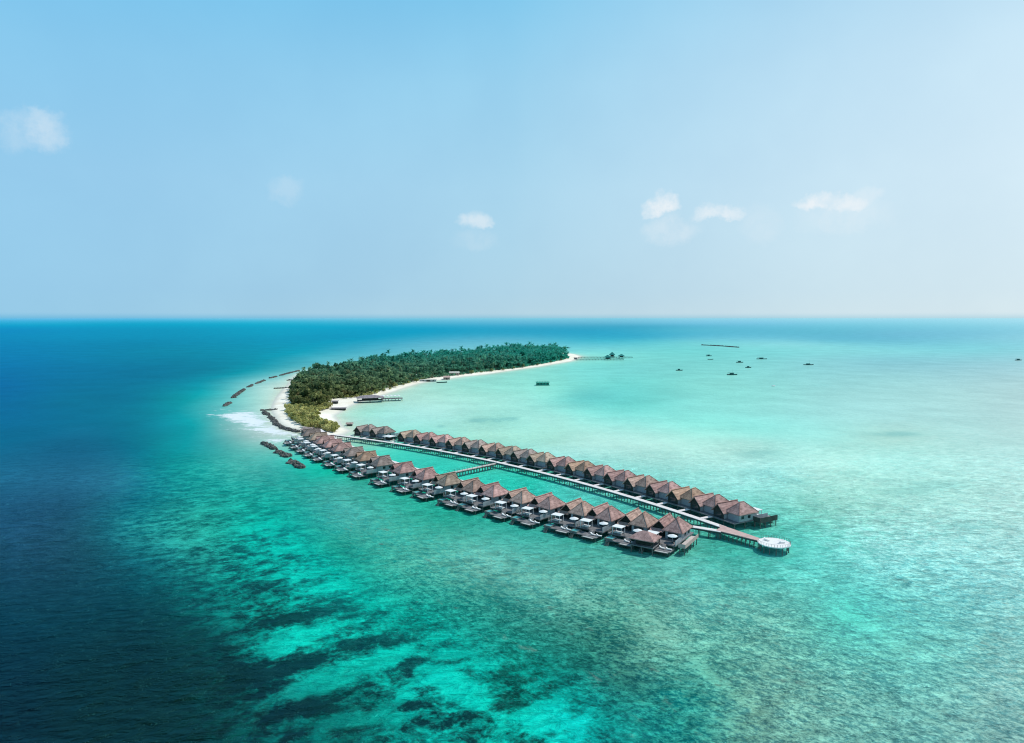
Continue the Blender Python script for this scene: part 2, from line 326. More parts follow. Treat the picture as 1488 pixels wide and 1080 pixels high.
# sand channels between the coral heads (positive) and coral banks (negative)
BL = [(500,992,88,11,19,.85),(440,1020,40,10,14,.6),(405,948,48,13,20,.8),(470,928,30,6,14,.4),(668,1022,42,17,-32,.75),(625,1008,30,9,8,.45),(702,985,22,8,0,.6),(655,968,36,6,4,.45),(588,1035,18,8,0,.45),(786,1064,32,17,8,.8),(835,1078,40,12,0,.4),(640,940,22,6,0,.4),
              (520,1070,70,9,0,.25),(560,1062,30,7,0,.2),(480,860,46,9,10,.35),(555,885,34,7,10,.35),(440,842,46,7,8,.35),(260,795,44,7,5,.35),(350,772,60,8,6,.28),(300,745,54,6,5,.22),(420,805,50,7,6,.28),(545,835,60,6,8,.25),
              (420,985,70,12,18,-.6),(430,1055,90,14,10,-.6),(560,945,80,10,8,-.45),(580,985,50,7,16,-.45),(450,905,70,11,6,-.4),(330,1000,70,36,0,-.5),(608,1047,34,9,0,-.6),(692,1064,34,10,0,-.6),(740,1000,26,12,0,-.4),(640,1078,40,8,0,-.3),(370,865,55,9,5,-.3),(500,885,40,6,5,-.25),(390,915,50,10,8,-.3),(740,1030,24,18,0,-.35),
              (1180,850,54,8,-28,.35),(1270,920,54,10,-28,.6),(1335,960,44,9,-24,.4),(945,905,60,9,-38,.5),(1000,965,70,8,-38,.5),(1060,1015,60,7,-38,.45),(1110,1050,40,8,-35,.4),(1130,872,60,7,-25,-.3),(1190,985,80,14,-28,-.3),(900,950,50,16,-38,-.3),(960,1010,60,12,-38,-.35),(1250,960,60,9,-28,-.25),(1330,1020,70,12,-26,-.25),(1060,920,60,8,-30,-.25),
              (1120,810,70,4,-26,-.3),(1220,865,60,4,-26,-.25),(820,870,60,8,-25,.25),(760,900,60,10,-25,-.25),
              (720,612,28,5,0,-.5),(640,621,10,3,0,-.4),(1110,662,40,8,0,-.5),(1105,690,38,7,0,-.5),(1310,632,45,5,0,-.5),(1370,708,45,6,0,-.5),(1330,718,40,6,0,-.4),(1160,702,22,5,0,-.5),(1195,560,24,3,0,-.3),(690,612,14,3,0,-.4),(745,609,14,3,0,-.4),(1030,690,30,4,0,-.3),(960,660,40,4,0,-.25),(1440,770,40,5,0,-.4),(1240,690,30,4,0,-.3),(820,652,30,4,0,-.3)]
bias = .8 * blobs([(u, v, ru, rv, ro, k * (.62 if k < 0 and v > 730 else 1) * (.55 if u > 870 and v > 780 else 1)) for (u, v, ru, rv, ro, k) in BL])
foam = 1.0 * blobs([(340,604,22,4,6,.5),(362,613,26,7,-8,.7),(395,628,24,5,4,.5),(392,650,14,5,-30,.35),(410,661,14,5,-30,.3),(430,676,16,5,-32,.35),(398,641,26,3,6,.6),(372,620,60,16,-10,.42),(400,612,20,10,-30,.3),(380,603,20,5,0,.5),(402,588,10,12,0,.3),(398,575,14,6,0,.2),(345,606,24,5,0,1.1),(352,609,34,8,-12,.35),(385,627,26,4,-8,.9),(365,612,20,6,-15,.5),(352,613,60,18,-14,.35),(405,641,26,4,0,.5),(378,640,12,3,0,.4),(440,685,14,3,-20,.3),(405,585,14,8,0,.2),(300,604,18,2.5,0,.4),(395,633,40,8,-10,.25),
              (1440,485,10,.8,0,.4),(1030,502,30,2,-4,.3)]) 
sd = poly_sdf(PS, ISL)
shore = np.exp(-np.maximum(-sd, 0) / 7.0) * (sd < 25)
shore2 = np.exp(-np.maximum(-sd, 0) / 24.0)
w2 = (.38 * shore2)[:, None]
tl = tl * (1 - w2) + np.array([205, 228, 218]) * w2; th = th * (1 - w2) + np.array([212, 232, 222]) * w2
w1 = (.75 * shore)[:, None]
tl = tl * (1 - w1) + np.array([226, 228, 214]) * w1; th = th * (1 - w1) + np.array([230, 232, 220]) * w1

# mirror part at each place, so that bottom colour + reflected sky give the colour seen
GLOSS_CAP, GLOSS_K = .16, .9
SKYREF = np.array([.33, .52, .70]) * np.array([.13, .70, .84])
E_IRR = np.array([1.24, 1.19, 1.27])
sinv = H / np.hypot(dist, H); ci = sinv
g_ = np.sqrt(1.33 ** 2 - 1 + ci ** 2); fr = .5 * ((g_ - ci) / (g_ + ci)) ** 2 * (1 + ((ci * (g_ + ci) - 1) / (ci * (g_ - ci) + 1)) ** 2)
fac = np.minimum(fr * GLOSS_K, GLOSS_CAP)[:, None]
cal_ = np.clip((PS[:, 1] - 240) / 220, 0, 1); cal_ = (cal_ * cal_ * (3 - 2 * cal_))[:, None]
def albedo(t): return np.clip((lin(t) - fac * SKYREF) / (E_IRR * (1 + .085 * cal_) * (1 - fac)), .0015, .9)
bl, bh = albedo(tl), albedo(th)

nr, na = RR.shape; idx = np.arange(nr * na).reshape(nr, na); nxt = np.roll(idx, -1, 1)
Q = np.c_[idx[:-1].ravel(), nxt[:-1].ravel(), nxt[1:].ravel(), idx[1:].ravel()]
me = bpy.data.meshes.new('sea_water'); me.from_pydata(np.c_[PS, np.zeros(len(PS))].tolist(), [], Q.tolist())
for nm, arr in (('bottom_haze_dark', bl), ('bottom_haze_pale', bh), ('extra', np.c_[co_, bias * .5 + .5, np.clip(foam, 0, 2) * .5])):
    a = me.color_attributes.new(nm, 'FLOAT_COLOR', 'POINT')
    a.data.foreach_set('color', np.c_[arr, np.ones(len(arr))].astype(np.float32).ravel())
m, n = new_mat('sea_water')
geo = n('ShaderNodeNewGeometry').outputs['Position']
A = lambda k: n('ShaderNodeAttribute', attribute_name=k).outputs['Color']
ex = n('ShaderNodeSeparateColor', {0: A('extra')})
coral, bia, foa = ex.outputs[0], ex.outputs[1], ex.outputs[2]
wob = n('ShaderNodeTexNoise', {'Vector': geo, 'Scale': .05, 'Detail': 3.0})
wv = n('ShaderNodeVectorMath', {0: wob.outputs['Color'], 1: (.5, .5, .5)}, operation='SUBTRACT').outputs[0]
wv = n('ShaderNodeVectorMath', {0: wv, 'Scale': 5.0}, operation='SCALE').outputs[0]
pos = n('ShaderNodeVectorMath', {0: geo, 1: wv}, operation='ADD').outputs[0]
def along_dir(vec, ang, sx, sy): return n('ShaderNodeMapping', {'Vector': vec, 'Rotation': (0, 0, ang), 'Scale': (sx, sy, 1)}, vector_type='TEXTURE').outputs[0]
rot = along_dir(pos, .6, 1.3, 1.0)
crl = along_dir(geo, -.88, 1.55, .85)
n1 = n.noise(rot, .21, 10, .72, .3)
n2 = n.noise(crl, .5, 8, .74, .3)
n3 = n.noise(geo, 1.15, 4, .7)
n4 = n.noise(crl, .09, 5, .6, .5)
f1 = n.ramp(n.math('ADD', n.math('ADD', n.math('MULTIPLY', n1, .76), n.math('MULTIPLY', n2, .24)), n.math('SUBTRACT', bia, .5)), .405, .605)
f2 = n.ramp(n.math('ADD', n.math('ADD', n.math('MULTIPLY', n2, .52), n.math('MULTIPLY', n3, .36)), n.math('ADD', n.math('MULTIPLY', n4, .12), n.math('MULTIPLY', n.math('SUBTRACT', bia, .5), .5))), .43, .57)
f = n.math('ADD', n.math('MULTIPLY', f1, n.math('SUBTRACT', 1.0, coral)), n.math('MULTIPLY', f2, coral))
c = n.mix(f, A('bottom_haze_dark'), A('bottom_haze_pale'))
# brownish and rosy coral heads on the reef flat
hd = n.math('MULTIPLY', n.ramp(n.math('ADD', n.math('MULTIPLY', n.noise(crl, .16, 8, .7), .8), n.math('MULTIPLY', n2, .2)), .56, .66), n.math('MULTIPLY', n.ramp(coral, .3, .8), .6))
c = n.mix(hd, c, n.mix(n.noise(geo, .9, 2), (.05, .115, .085, 1), (.22, .205, .17, 1)))
# faint mottling everywhere
big = n.ramp(n.noise(geo, .02, 5, .6), .3, .7, .93, 1.07)
c = n.mix(1.0, c, n('ShaderNodeCombineColor', {0: big, 1: big, 2: big}).outputs[0], 'MULTIPLY')
# ripples: light and shade of the small waves, painted into the water colour
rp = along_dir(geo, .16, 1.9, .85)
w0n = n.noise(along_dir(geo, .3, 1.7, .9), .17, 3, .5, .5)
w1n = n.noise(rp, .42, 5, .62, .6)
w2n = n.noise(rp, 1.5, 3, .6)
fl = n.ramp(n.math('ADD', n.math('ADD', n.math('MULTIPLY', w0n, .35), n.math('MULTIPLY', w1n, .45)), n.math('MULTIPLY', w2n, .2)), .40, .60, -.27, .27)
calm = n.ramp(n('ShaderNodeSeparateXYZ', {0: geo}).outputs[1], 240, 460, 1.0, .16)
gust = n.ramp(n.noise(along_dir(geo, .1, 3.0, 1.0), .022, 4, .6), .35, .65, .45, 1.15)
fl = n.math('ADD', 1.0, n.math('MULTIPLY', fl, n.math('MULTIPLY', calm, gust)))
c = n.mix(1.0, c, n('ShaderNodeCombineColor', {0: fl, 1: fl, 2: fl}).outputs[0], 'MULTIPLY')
dk = n.math('MULTIPLY', n.math('MULTIPLY', n.ramp(n.math('SUBTRACT', .5, bia), .03, .2), n.math('SUBTRACT', 1.0, calm)), n.ramp(n.noise(along_dir(geo, 0, 1, 2.2), .05, 6, .65), .38, .55))
c = n.mix(n.math('MULTIPLY', dk, .5), c, (.16, .40, .36, 1))
# foam
fo1 = n.ramp(n.noise(n('ShaderNodeMapping', {'Vector': pos, 'Scale': (.55, 1, 1)}).outputs[0], .11, 9, .72), .34, .66, 0, 1, False)
fo2 = n.ramp(n.noise(geo, .6, 5, .7), .3, .7, -.16, .16, False)
ff = n.ramp(n.math('ADD', n.math('ADD', fo1, fo2), n.math('MULTIPLY', foa, .95)), .84, 1.36)
ff = n.math('MULTIPLY', ff, n.ramp(foa, .02, .16))
c = n.mix(ff, c, (.78, .80, .80, 1))
hgt = n.math('ADD', n.math('ADD', n.math('MULTIPLY', w0n, 1.7), n.math('MULTIPLY', w1n, 1.0)), n.math('MULTIPLY', w2n, .22))
bmp = n('ShaderNodeBump', {'Height': hgt, 'Strength': n.math('ADD', .2, n.math('MULTIPLY', calm, .8)), 'Distance': 1.9}).outputs[0]
fre = n('ShaderNodeFresnel', {'IOR': 1.33, 'Normal': bmp}).outputs[0]
fc = n.math('MINIMUM', n.math('MULTIPLY', fre, GLOSS_K), GLOSS_CAP)
dif = n('ShaderNodeBsdfDiffuse', {'Color': c, 'Normal': bmp})
glo = n('ShaderNodeBsdfGlossy', {'Color': (.13, .7, .84, 1), 'Roughness': .16, 'Normal': bmp})
mx = n('ShaderNodeMixShader', {0: fc, 1: dif.outputs[0], 2: glo.outputs[0]})
n('ShaderNodeOutputMaterial', {0: mx.outputs[0]})
me.materials.append(m)
tag(link_mesh('sea_water', me), kind='structure')

# ------------------------------------------------------------------ jetties
def fitpoly(px, z):
    W = np.array([at(u, v, z) for u, v in px]); t = np.r_[0, np.cumsum(np.hypot(*np.diff(W, axis=0).T))]
    return np.polyfit(t, W[:, 0], 2), np.polyfit(t, W[:, 1], 2), t[-1]
ZD = 2.9
FAR = fitpoly([(486,632),(560,642),(635,653.7),(689,663.8),(725,672.5),(740,676),(829,697),(860,706),(924.5,723.4),(980,742),(1020,755.7),(1045,762.5),(1072,773),(1101,784)], ZD)
NEAR = fitpoly([(466,625),(475,629),(491.5,641),(506,647.6),(571.5,672),(645,690.6),(675,699),(736,713.5),(814,730.5),(904.5,748),(965,759),(1011,767),(1045,769)], ZD)
def along(fp, s):
    p = np.array([np.polyval(fp[0], s), np.polyval(fp[1], s)])
    t = np.array([np.polyval(np.polyder(fp[0]), s), np.polyval(np.polyder(fp[1]), s)]); t /= np.linalg.norm(t)
    return p, t
ORD = ['first','second','third','fourth','fifth','sixth','seventh','eighth','ninth','tenth','eleventh','twelfth','thirteenth','fourteenth','fifteenth','sixteenth','seventeenth','eighteenth','nineteenth','twentieth']

POST = MB().cyl(0, 0, -1.6, 2.6, .17, n=7).mesh('post', M['post'])
def strip(pts, w, z, th):
    """a deck strip along a polyline; returns builder"""
    b = MB(); L = []; R = []
    for i, p in enumerate(pts):
        a = pts[max(i - 1, 0)]; c = pts[min(i + 1, len(pts) - 1)]; t = (c - a) / np.linalg.norm(c - a); nn = np.array([-t[1], t[0]])
        L.append(p + nn * w / 2); R.append(p - nn * w / 2)
    k = len(pts); v = [(*p, z) for p in L] + [(*p, z) for p in R] + [(*p, z - th) for p in L] + [(*p, z - th) for p in R]
    f = []
    for i in range(k - 1):
        f += [(i, k+i, k+i+1, i+1), (2*k+i, 2*k+i+1, 3*k+i+1, 3*k+i), (i, i+1, 2*k+i+1, 2*k+i), (k+i, 3*k+i, 3*k+i+1, k+i+1)]
    f += [(0, 2*k, 3*k, k), (k-1, 2*k-1, 4*k-1, 3*k-1)]
    return b.add(v, f), L, R

def jetty(name, label, pts, w, z, n_bents, mat, group=None, rails=(1, 1), rail_h=.95, post_r=None):
    pts = [np.array(p) for p in pts]
    root = empty(name, (*pts[0], 0)); tag(root, label, 'jetty', group)
    o0 = pts[0]; loc = [p - o0 for p in pts]
    b, L, R = strip(loc, w, z, .22); b.build('deck', mat, root)
    bm = MB(); plist = []
    seg = np.r_[0, np.cumsum([np.linalg.norm(loc[i + 1] - loc[i]) for i in range(len(loc) - 1)])]
    def ip(A, s):
        A = np.array(A); return np.array([np.interp(s, seg, A[:, 0]), np.interp(s, seg, A[:, 1])])
    for s in np.linspace(.6, seg[-1] - .6, n_bents):
        l, r_ = ip(L, s), ip(R, s)
        for q in (l * .86 + r_ * .14, r_ * .86 + l * .14):
            plist.append((np.linalg.norm(q + o0), q))
        bm.bar((*l, z - .42), (*r_, z - .45), .2, .42)
    for side in (L, R):
        for i in range(len(side) - 1): bm.bar((*(side[i] * .93 + loc[i] * .07), z - .4), (*(side[i+1] * .93 + loc[i+1] * .07), z - .5), .16, .55)
    bm.build('beam', M['rail'], root)
    plist.sort(key=lambda e: e[0]); pb = MB()
    for i_, (_, q) in enumerate(plist):
        if i_ < 100: po = link_mesh('post', POST, root); po.location = (*q, z - 2.9)
        else: pb.cyl(q[0], q[1], -1.6, z - .3, .17, n=7)
    if pb.v: tag(pb.build('post', M['post'], root), kind='stuff')
    for on, side in zip(rails, (L, R)):
        if not on: continue
        rb = MB()
        for i in range(len(side) - 1): rb.bar((*side[i], z + rail_h), (*side[i + 1], z + rail_h), .08, .07)
        for s in np.linspace(0, seg[-1], int(seg[-1] / 3.0)):
            q = ip(side, s); rb.box(q[0] - .05, q[0] + .05, q[1] - .05, q[1] + .05, z + .003, z + rail_h - .04)
        rb.build('railing', M['rail'], root)
    return root
jetty('jetty', 'long pale boardwalk on stilts in front of the far row of villas', [along(FAR, s)[0] for s in np.linspace(-2, FAR[2] - 16, 60)], 2.5, ZD, 84, M['jetty'], 'boardwalks to the villas', (0, 0))
jetty('jetty', 'long pale boardwalk on stilts running behind the near row of villas', [along(NEAR, s)[0] for s in np.linspace(-4, NEAR[2] + .5, 60)], 2.5, ZD - .012, 84, M['jetty'], 'boardwalks to the villas', (0, 0))
x0 = at(721, 673.2, ZD); x1 = at(646, 688.8, ZD)
jetty('cross_bridge', 'short railed footbridge linking the two long boardwalks', [x0 + (x1 - x0) * k for k in np.linspace(.02, .985, 12)], 2.2, ZD - .02, 18, M['deck'], None, (1, 1), 1.1)

# round platform at the end of the boardwalks, with its widening approach
pc = at(1125, 788.5, ZD + .08)
root = empty('round_platform', (*pc, 0)); tag(root, 'round white viewing platform on stilts at the seaward end of the boardwalks', 'platform')
b = MB(); b.cyl(0, 0, ZD - .25, ZD + .08, 5.4, n=40); b.build('deck', M['platform'], root)
b = MB(); b.cyl(0, 0, ZD - .5, ZD - .26, 4.7, n=40); b.build('beam', M['rail'], root)
for k in range(14):
    a = 2 * PI * k / 14
    po = link_mesh('post', POST, root); po.location = (4.7 * math.cos(a), 4.7 * math.sin(a), 0)
b = MB()
for k in range(36):
    a = 2 * PI * k / 36; a2 = 2 * PI * (k + 1) / 36
    if abs(((a - 2.55 + PI) % (2 * PI)) - PI) < .3: continue
    x, y = 5.25 * math.cos(a), 5.25 * math.sin(a)
    b.box(x - .035, x + .035, y - .035, y + .035, ZD + .085, ZD + .95); b.bar((x, y, ZD + .95), (5.25 * math.cos(a2), 5.25 * math.sin(a2), ZD + .95), .04)
b.build('railing', M['post'], root)
PLAT = pc
e0 = along(FAR, FAR[2] - 26)[0]; e1 = along(NEAR, NEAR[2] - 2)[0]
a1 = at(1045, 762, ZD); a2 = at(1040, 770.5, ZD); a3 = at(1073, 774, ZD); a4 = at(1104, 786.4, ZD); a5 = at(1104, 782.2, ZD); a6 = at(1078, 775, ZD)
tri = [a1, at(1046,767,ZD), a2, at(1072, 778.2, ZD), a4, a5]
root2 = empty('junction_deck', (*a2, 0)); tag(root2, 'wedge shaped pinkish deck where the two boardwalks meet before the round platform', 'deck')
b = MB(); b.slab([(*(p - a2), ZD + .03) for p in tri], .2); b.build('deck', M['pinkdeck'], root2)
b = MB(); b.bar((*(a2 - a2), ZD - .4), (*(a4 - a2), ZD - .4), .25, .4); b.bar((*(a1 - a2), ZD - .4), (*(a5 - a2), ZD - .4), .25, .4); b.build('beam', M['rail'], root2)
for k in np.linspace(.03, .97, 11):
    for p, q in ((a2, a4), (a1, a5)):
        w = p + (q - p) * k - a2; po = link_mesh('post', POST, root2); po.location = (*w, 0)

# ------------------------------------------------------------------ villas
def build_villa(sg):
    """x along the row, y = outward * sg; deck top 2.9 m above the water"""
    Z = ZD; root = empty('water_villa')
    Y = lambda o: sg * o
    MB().box(-6.1, -4.3, Y(1.3), Y(6.4), Z - .22, Z - .03).build('walkway', M['jetty'], root)
    b = MB(); b.box(-6.3, 6.3, Y(6.4), Y(24.6), Z - .35, Z); b.build('deck', M['greydeck'], root)
    MB().box(-5.6, 6.0, Y(24.7), Y(28.6), 1.55, 1.8).build('lower_deck', M['greydeck'], root)
    b = MB()
    for o in (7.5, 13, 18.5, 24): b.box(-6.1, 6.1, Y(o - .12), Y(o + .12), Z - .75, Z - .353)
    b.build('beam', M['rail'], root)
    sm = MB().cyl(0, 0, -1.6, Z - .353, .19, n=7).mesh('stilt', M['post'])
    sm2 = MB().cyl(0, 0, -1.6, 1.55, .16, n=7).mesh('stilt', M['post'])
    for o in (7.5, 13, 18.5, 24):
        for a in (-5.5, 0, 5.5): link_mesh('stilt', sm, root).location = (a, Y(o), 0)
    for a in (-5, .2, 5.4): link_mesh('stilt', sm2, root).location = (a, Y(28.1), 0)
    # gabled room
    w0, w1, o0, o1, ze, zr, am = -5.3, .0, 7.6, 16.4, 5.9, 8.5, -2.65
    b = MB(); b.box(w0, w1, Y(o0), Y(o1), Z, ze); b.build('wall', M['wall'], root)
    for oe, d in ((o0, -1), (o1, 1)):
        b = MB(); y = Y(oe + d * .06); y2 = Y(oe - d * .1)
        b.add([(w0 - .03, y, Z + .01), (w1 + .03, y, Z + .01), (w1 + .03, y, ze), (am, y, zr - .35), (w0 - .03, y, ze)], [(0, 1, 2, 3, 4)])
        b.add([(w1, y2, ze), (am, y2, zr - .35), (w0, y2, ze)], [(0, 1, 2)])
        g = b.build('gable_panel', M['dark'], root)
        b = MB(); yy = Y(oe + d * .09); yb = Y(oe + d * .14)
        b.box(am - 1.5, am + 1.5, yy, yb, Z + .05, Z + 2.3); b.build('door', M['glass'], g)
    rf = MB(); oA, oB = 6.7, 17.5; ex = .7; sl = (zr - ze) / (w1 - am)
    for s_, ae in ((-1, w0 - ex), (1, w1 + ex)):
        ze2 = zr - sl * abs(ae - am)
        rf.slab([(am, Y(oA), zr), (am, Y(oB), zr), (ae, Y(oB), ze2), (ae, Y(oA), ze2)], .28)
    ro = rf.build('roof', M['roof'], root)
    b = MB(); b.bar((am, Y(oA - .05), zr + .06), (am, Y(oB + .05), zr + .06), .5, .24); b.build('ridge_cap', M['ridge'], ro)
    # hipped room beside it
    a0, a1, p0, p1 = .2, 6.0, 9.4, 18.4
    MB().box(a0, a1, Y(p0), Y(p1), Z, 6.1).build('wall', M['wall'], root)
    ex = .75; ea0, ea1, ep0, ep1, zE, zR = a0 - 1.0, a1 + ex, p0 - ex, p1 + ex, 5.8, 9.6
    mid = (ea0 + ea1) / 2; r0, r1 = ep0 + 4.2, ep1 - 4.2
    b = MB()
    c = [(ea0, Y(ep0), zE), (ea1, Y(ep0), zE), (ea1, Y(ep1), zE), (ea0, Y(ep1), zE), (mid, Y(r0), zR), (mid, Y(r1), zR)]
    b.add(c + [(p[0], p[1], p[2] - .25) for p in c], [(0,1,4), (1,2,5,4), (2,3,5), (3,0,4,5), (6,10,7), (7,10,11,8), (8,11,9), (9,11,10,6), (0,6,7,1), (1,7,8,2), (2,8,9,3), (3,9,6,0)])
    ho = b.build('roof', M['roof'], root)
    b = MB(); b.bar(c[4], c[5], .42, .22)
    for i, j in ((0, 4), (1, 4), (2, 5), (3, 5)): b.bar(c[i], c[j], .3, .16)
    b.build('ridge_cap', M['ridge'], ho)
    # openings
    for o in (11.2, 14.6):
        b = MB(); b.box(a1 + .02, a1 + .08, Y(o - .7), Y(o + .7), Z + 1.0, Z + 2.1); f = b.build('window', M['dark'], root)
        MB().box(a1 + .085, a1 + .1, Y(o - .55), Y(o + .55), Z + 1.12, Z + 2.0).build('pane', M['glass'], f)
    MB().box(1.2, 4.8, Y(p1 + .02), Y(p1 + .1), Z + .05, Z + 2.3).build('door', M['glass'], root)
    # terrace furniture fixed to the villa
    b = MB()
    for o in (19.0, 20.4, 21.8, 23.2, 24.3): b.box(-6.28, -6.16, Y(o - .06), Y(o + .06), Z + .003, Z + 1.0)
    for zz in (.35, .68, 1.02): b.bar((-6.22, Y(18.8), Z + zz), (-6.22, Y(24.5), Z + zz), .07)
    for a in (-6.2, -4.6, -3.0, -1.4, .2): b.box(a - .06, a + .06, Y(24.36), Y(24.5), Z + .003, Z + 1.0)
    b.bar((-6.2, Y(24.43), Z + 1.02), (.2, Y(24.43), Z + 1.02), .07); b.bar((-6.2, Y(24.43), Z + .55), (.2, Y(24.43), Z + .55), .05)
    b.build('railing', M['post'], root)
    MB().box(6.12, 6.26, Y(18.6), Y(24.5), Z + .003, Z + 1.7).build('privacy_screen', M['wall'], root)
    b = MB()
    for k in range(4): b.box(1.0, 3.0, Y(24.62 + k * .3), Y(24.9 + k * .3), 1.83, Z - .08 - k * .27)
    b.build('steps', M['deck'], root)
    b = MB()
    for k in range(6): b.box(-4.6, -3.4, Y(28.65 + k * .28), Y(28.9 + k * .28), 1.5 - k * .33, 1.62 - k * .33)
    b.bar((-4.65, Y(28.6), 1.6), (-4.65, Y(30.4), -.4), .09, .2); b.bar((-3.35, Y(28.6), 1.6), (-3.35, Y(30.4), -.4), .09, .2)
    b.build('steps', M['post'], root)
    b = MB(); b.box(.8, 5.6, Y(28.65), Y(28.8), 1.6, 1.8); b.box(.8, 5.6, Y(30.0), Y(30.15), 1.6, 1.8); b.box(.8, .95, Y(28.81), Y(29.99), 1.6, 1.8); b.box(5.45, 5.6, Y(28.81), Y(29.99), 1.6, 1.8)
    nf = b.build('net_frame', M['post'], root)
    b = MB(); b.box(.96, 5.44, Y(28.81), Y(29.99), 1.66, 1.70); b.build('net', M['net'], nf)
    b = MB(); b.box(-5.6, -5.3, Y(25.2), Y(28.4), 1.81, 2.3); b.box(-2.6, -2.3, Y(25.2), Y(28.4), 1.81, 2.3); b.box(-5.29, -2.61, Y(25.2), Y(25.5), 1.81, 2.3); b.box(-5.29, -2.61, Y(28.1), Y(28.4), 1.81, 2.3)
    pl = b.build('plunge_pool', M['post'], root)
    MB().box(-5.29, -2.61, Y(25.51), Y(28.09), 1.81, 2.22).build('pool_water', M['pool'], pl)
    # lattice of braces under the terrace
    for o in (24.2, 28.3):
        b = MB(); b.bar((-5.5, Y(o), .55), (5.5, Y(o), .55), .12)
        for a in (-5.4, -2.7, 0, 2.7):
            b.bar((a, Y(o), -.3), (a + 2.7, Y(o), 1.5), .1); b.bar((a, Y(o + .06), 1.5), (a + 2.7, Y(o + .06), -.3), .1)
        b.build('brace', M['rail'], root)
    # lower porch roof on the seaward gable
    b = MB(); b.slab([(-5.9, Y(17.0), 5.5), (-.3, Y(17.0), 5.5), (-.6, Y(19.0), 4.95), (-5.5, Y(19.0), 4.95)], .16)
    po_ = b.build('roof', M['roof'], root); b = MB()
    for a in (-5.2, -.9): b.box(a - .08, a + .08, Y(18.7), Y(18.86), Z + .003, 4.95)
    b.build('column', M['dark'], po_)
    return root

def build_cabana():
    r_ = empty('cabana'); z = 0
    b = MB(); b.slab([(-2.0, -1.7, 2.75), (2.0, -1.7, 2.75), (2.0, 1.7, 2.75), (-2.0, 1.7, 2.75)], .14); b.build('canopy', M['white'], r_)
    pm = MB().box(-.07, .07, -.07, .07, .003, 2.6).mesh('leg', M['white'])
    for a in (-1.7, 1.7):
        for c in (-1.4, 1.4): link_mesh('leg', pm, r_).location = (a, c, 0)
    b = MB(); b.box(-1.5, 1.5, -1.2, 1.2, .005, .4); b.build('daybed', M['greydeck'], r_)
    b = MB(); b.box(-1.42, 1.42, -1.12, 1.12, .403, .58); b.build('mattress', M['white'], r_)
    return r_
def build_parasol():
    r_ = empty('parasol'); b = MB(); b.cyl(0, 0, .005, .12, .35, n=10); b.build('base', M['dark'], r_)
    MB().cyl(0, 0, .121, 2.9, .045, n=6).build('pole', M['white'], r_)
    b = MB(); nn = 8; R = 1.75
    v = [(0, 0, 2.95)] + [(R * math.cos(2*PI*k/nn), R * math.sin(2*PI*k/nn), 2.3) for k in range(nn)] + [(R * math.cos(2*PI*k/nn), R * math.sin(2*PI*k/nn), 2.12) for k in range(nn)]
    b.add(v, [(0, 1 + k, 1 + (k + 1) % nn) for k in range(nn)] + [(1 + k, 1 + nn + k, 1 + nn + (k + 1) % nn, 1 + (k + 1) % nn) for k in range(nn)])
    b.build('canopy', M['white'], r_); return r_
def build_lounger():
    r_ = empty('sun_lounger'); b = MB(); b.box(-.35, .35, -1.0, 1.0, .28, .36)
    for x in (-.3, .3):
        for y in (-.85, .85): b.box(x - .04, x + .04, y - .04, y + .04, .004, .28)
    b.build('frame', M['white'], r_)
    b = MB(); b.box(-.33, .33, -1.0, .35, .362, .46); b.slab([(-.33, .36, .5), (.33, .36, .5), (.33, 1.05, .95), (-.33, 1.05, .95)], .1); b.build('cushion', M['white'], r_)
    return r_
TONES = [('pinkish brown', (1.12, .92, .92)), ('tan', (1.0, 1.0, .86)), ('rosy', (1.16, .93, .95)), ('grey brown', (.78, .82, .82)), ('orange brown', (1.16, 1.0, .8)), ('warm brown', (1.1, .98, .9))]
def place(proto, first, fp, s, sg, off=(0, 0), z=0, rz=None):
    o = proto if first else copy_tree(proto)
    p, t = along(fp, s); nn = np.array([-t[1], t[0]]) * sg
    q = p + t * off[0] + nn * off[1]
    o.location = (*q, z); o.rotation_euler = (0, 0, math.atan2(t[1], t[0]) + (0 if rz is None else rz) + random.uniform(-.045, .045))
    return o
def tint(o, c):
    for ch in o.children:
        if ch.name.startswith('roof') or ch.name.startswith('ridge_cap'):
            k = random.uniform(.78, 1.2); ch.color = (c[0] * k, c[1] * k, c[2] * k, 1); tint(ch, c)
NEAR_S = [31, 46, 60, 73.5, 87.5, 104, 119.5, 134.5, 155.5, 173, 189.5, 204.5, 217, 232.5, 245.6, 259.1, 271, 283.5, 295.6]
NT = [3, 1, 0, 2, 0, 3, 4, 3, 2, 2, 1, 5, 2, 5, 0, 5, 0, 5, 2]
FAR_S = [16.2, 29, 54, 68, 81, 95, 108.7, 122.6, 135.2, 147.4, 160, 174.2, 187, 200.4, 213.4, 226.7, 239.8, 252.5, 264, 275.6]
FT = [3, 3, 1, 2, 2, 5, 3, 5, 1, 3, 1, 2, 4, 0, 2, 5, 2, 4, 0, 2]
vn = build_villa(-1); vf = build_villa(1)
cab, par, lou = build_cabana(), build_parasol(), build_lounger()
firsts = dict(c=True, p=True, l=True)
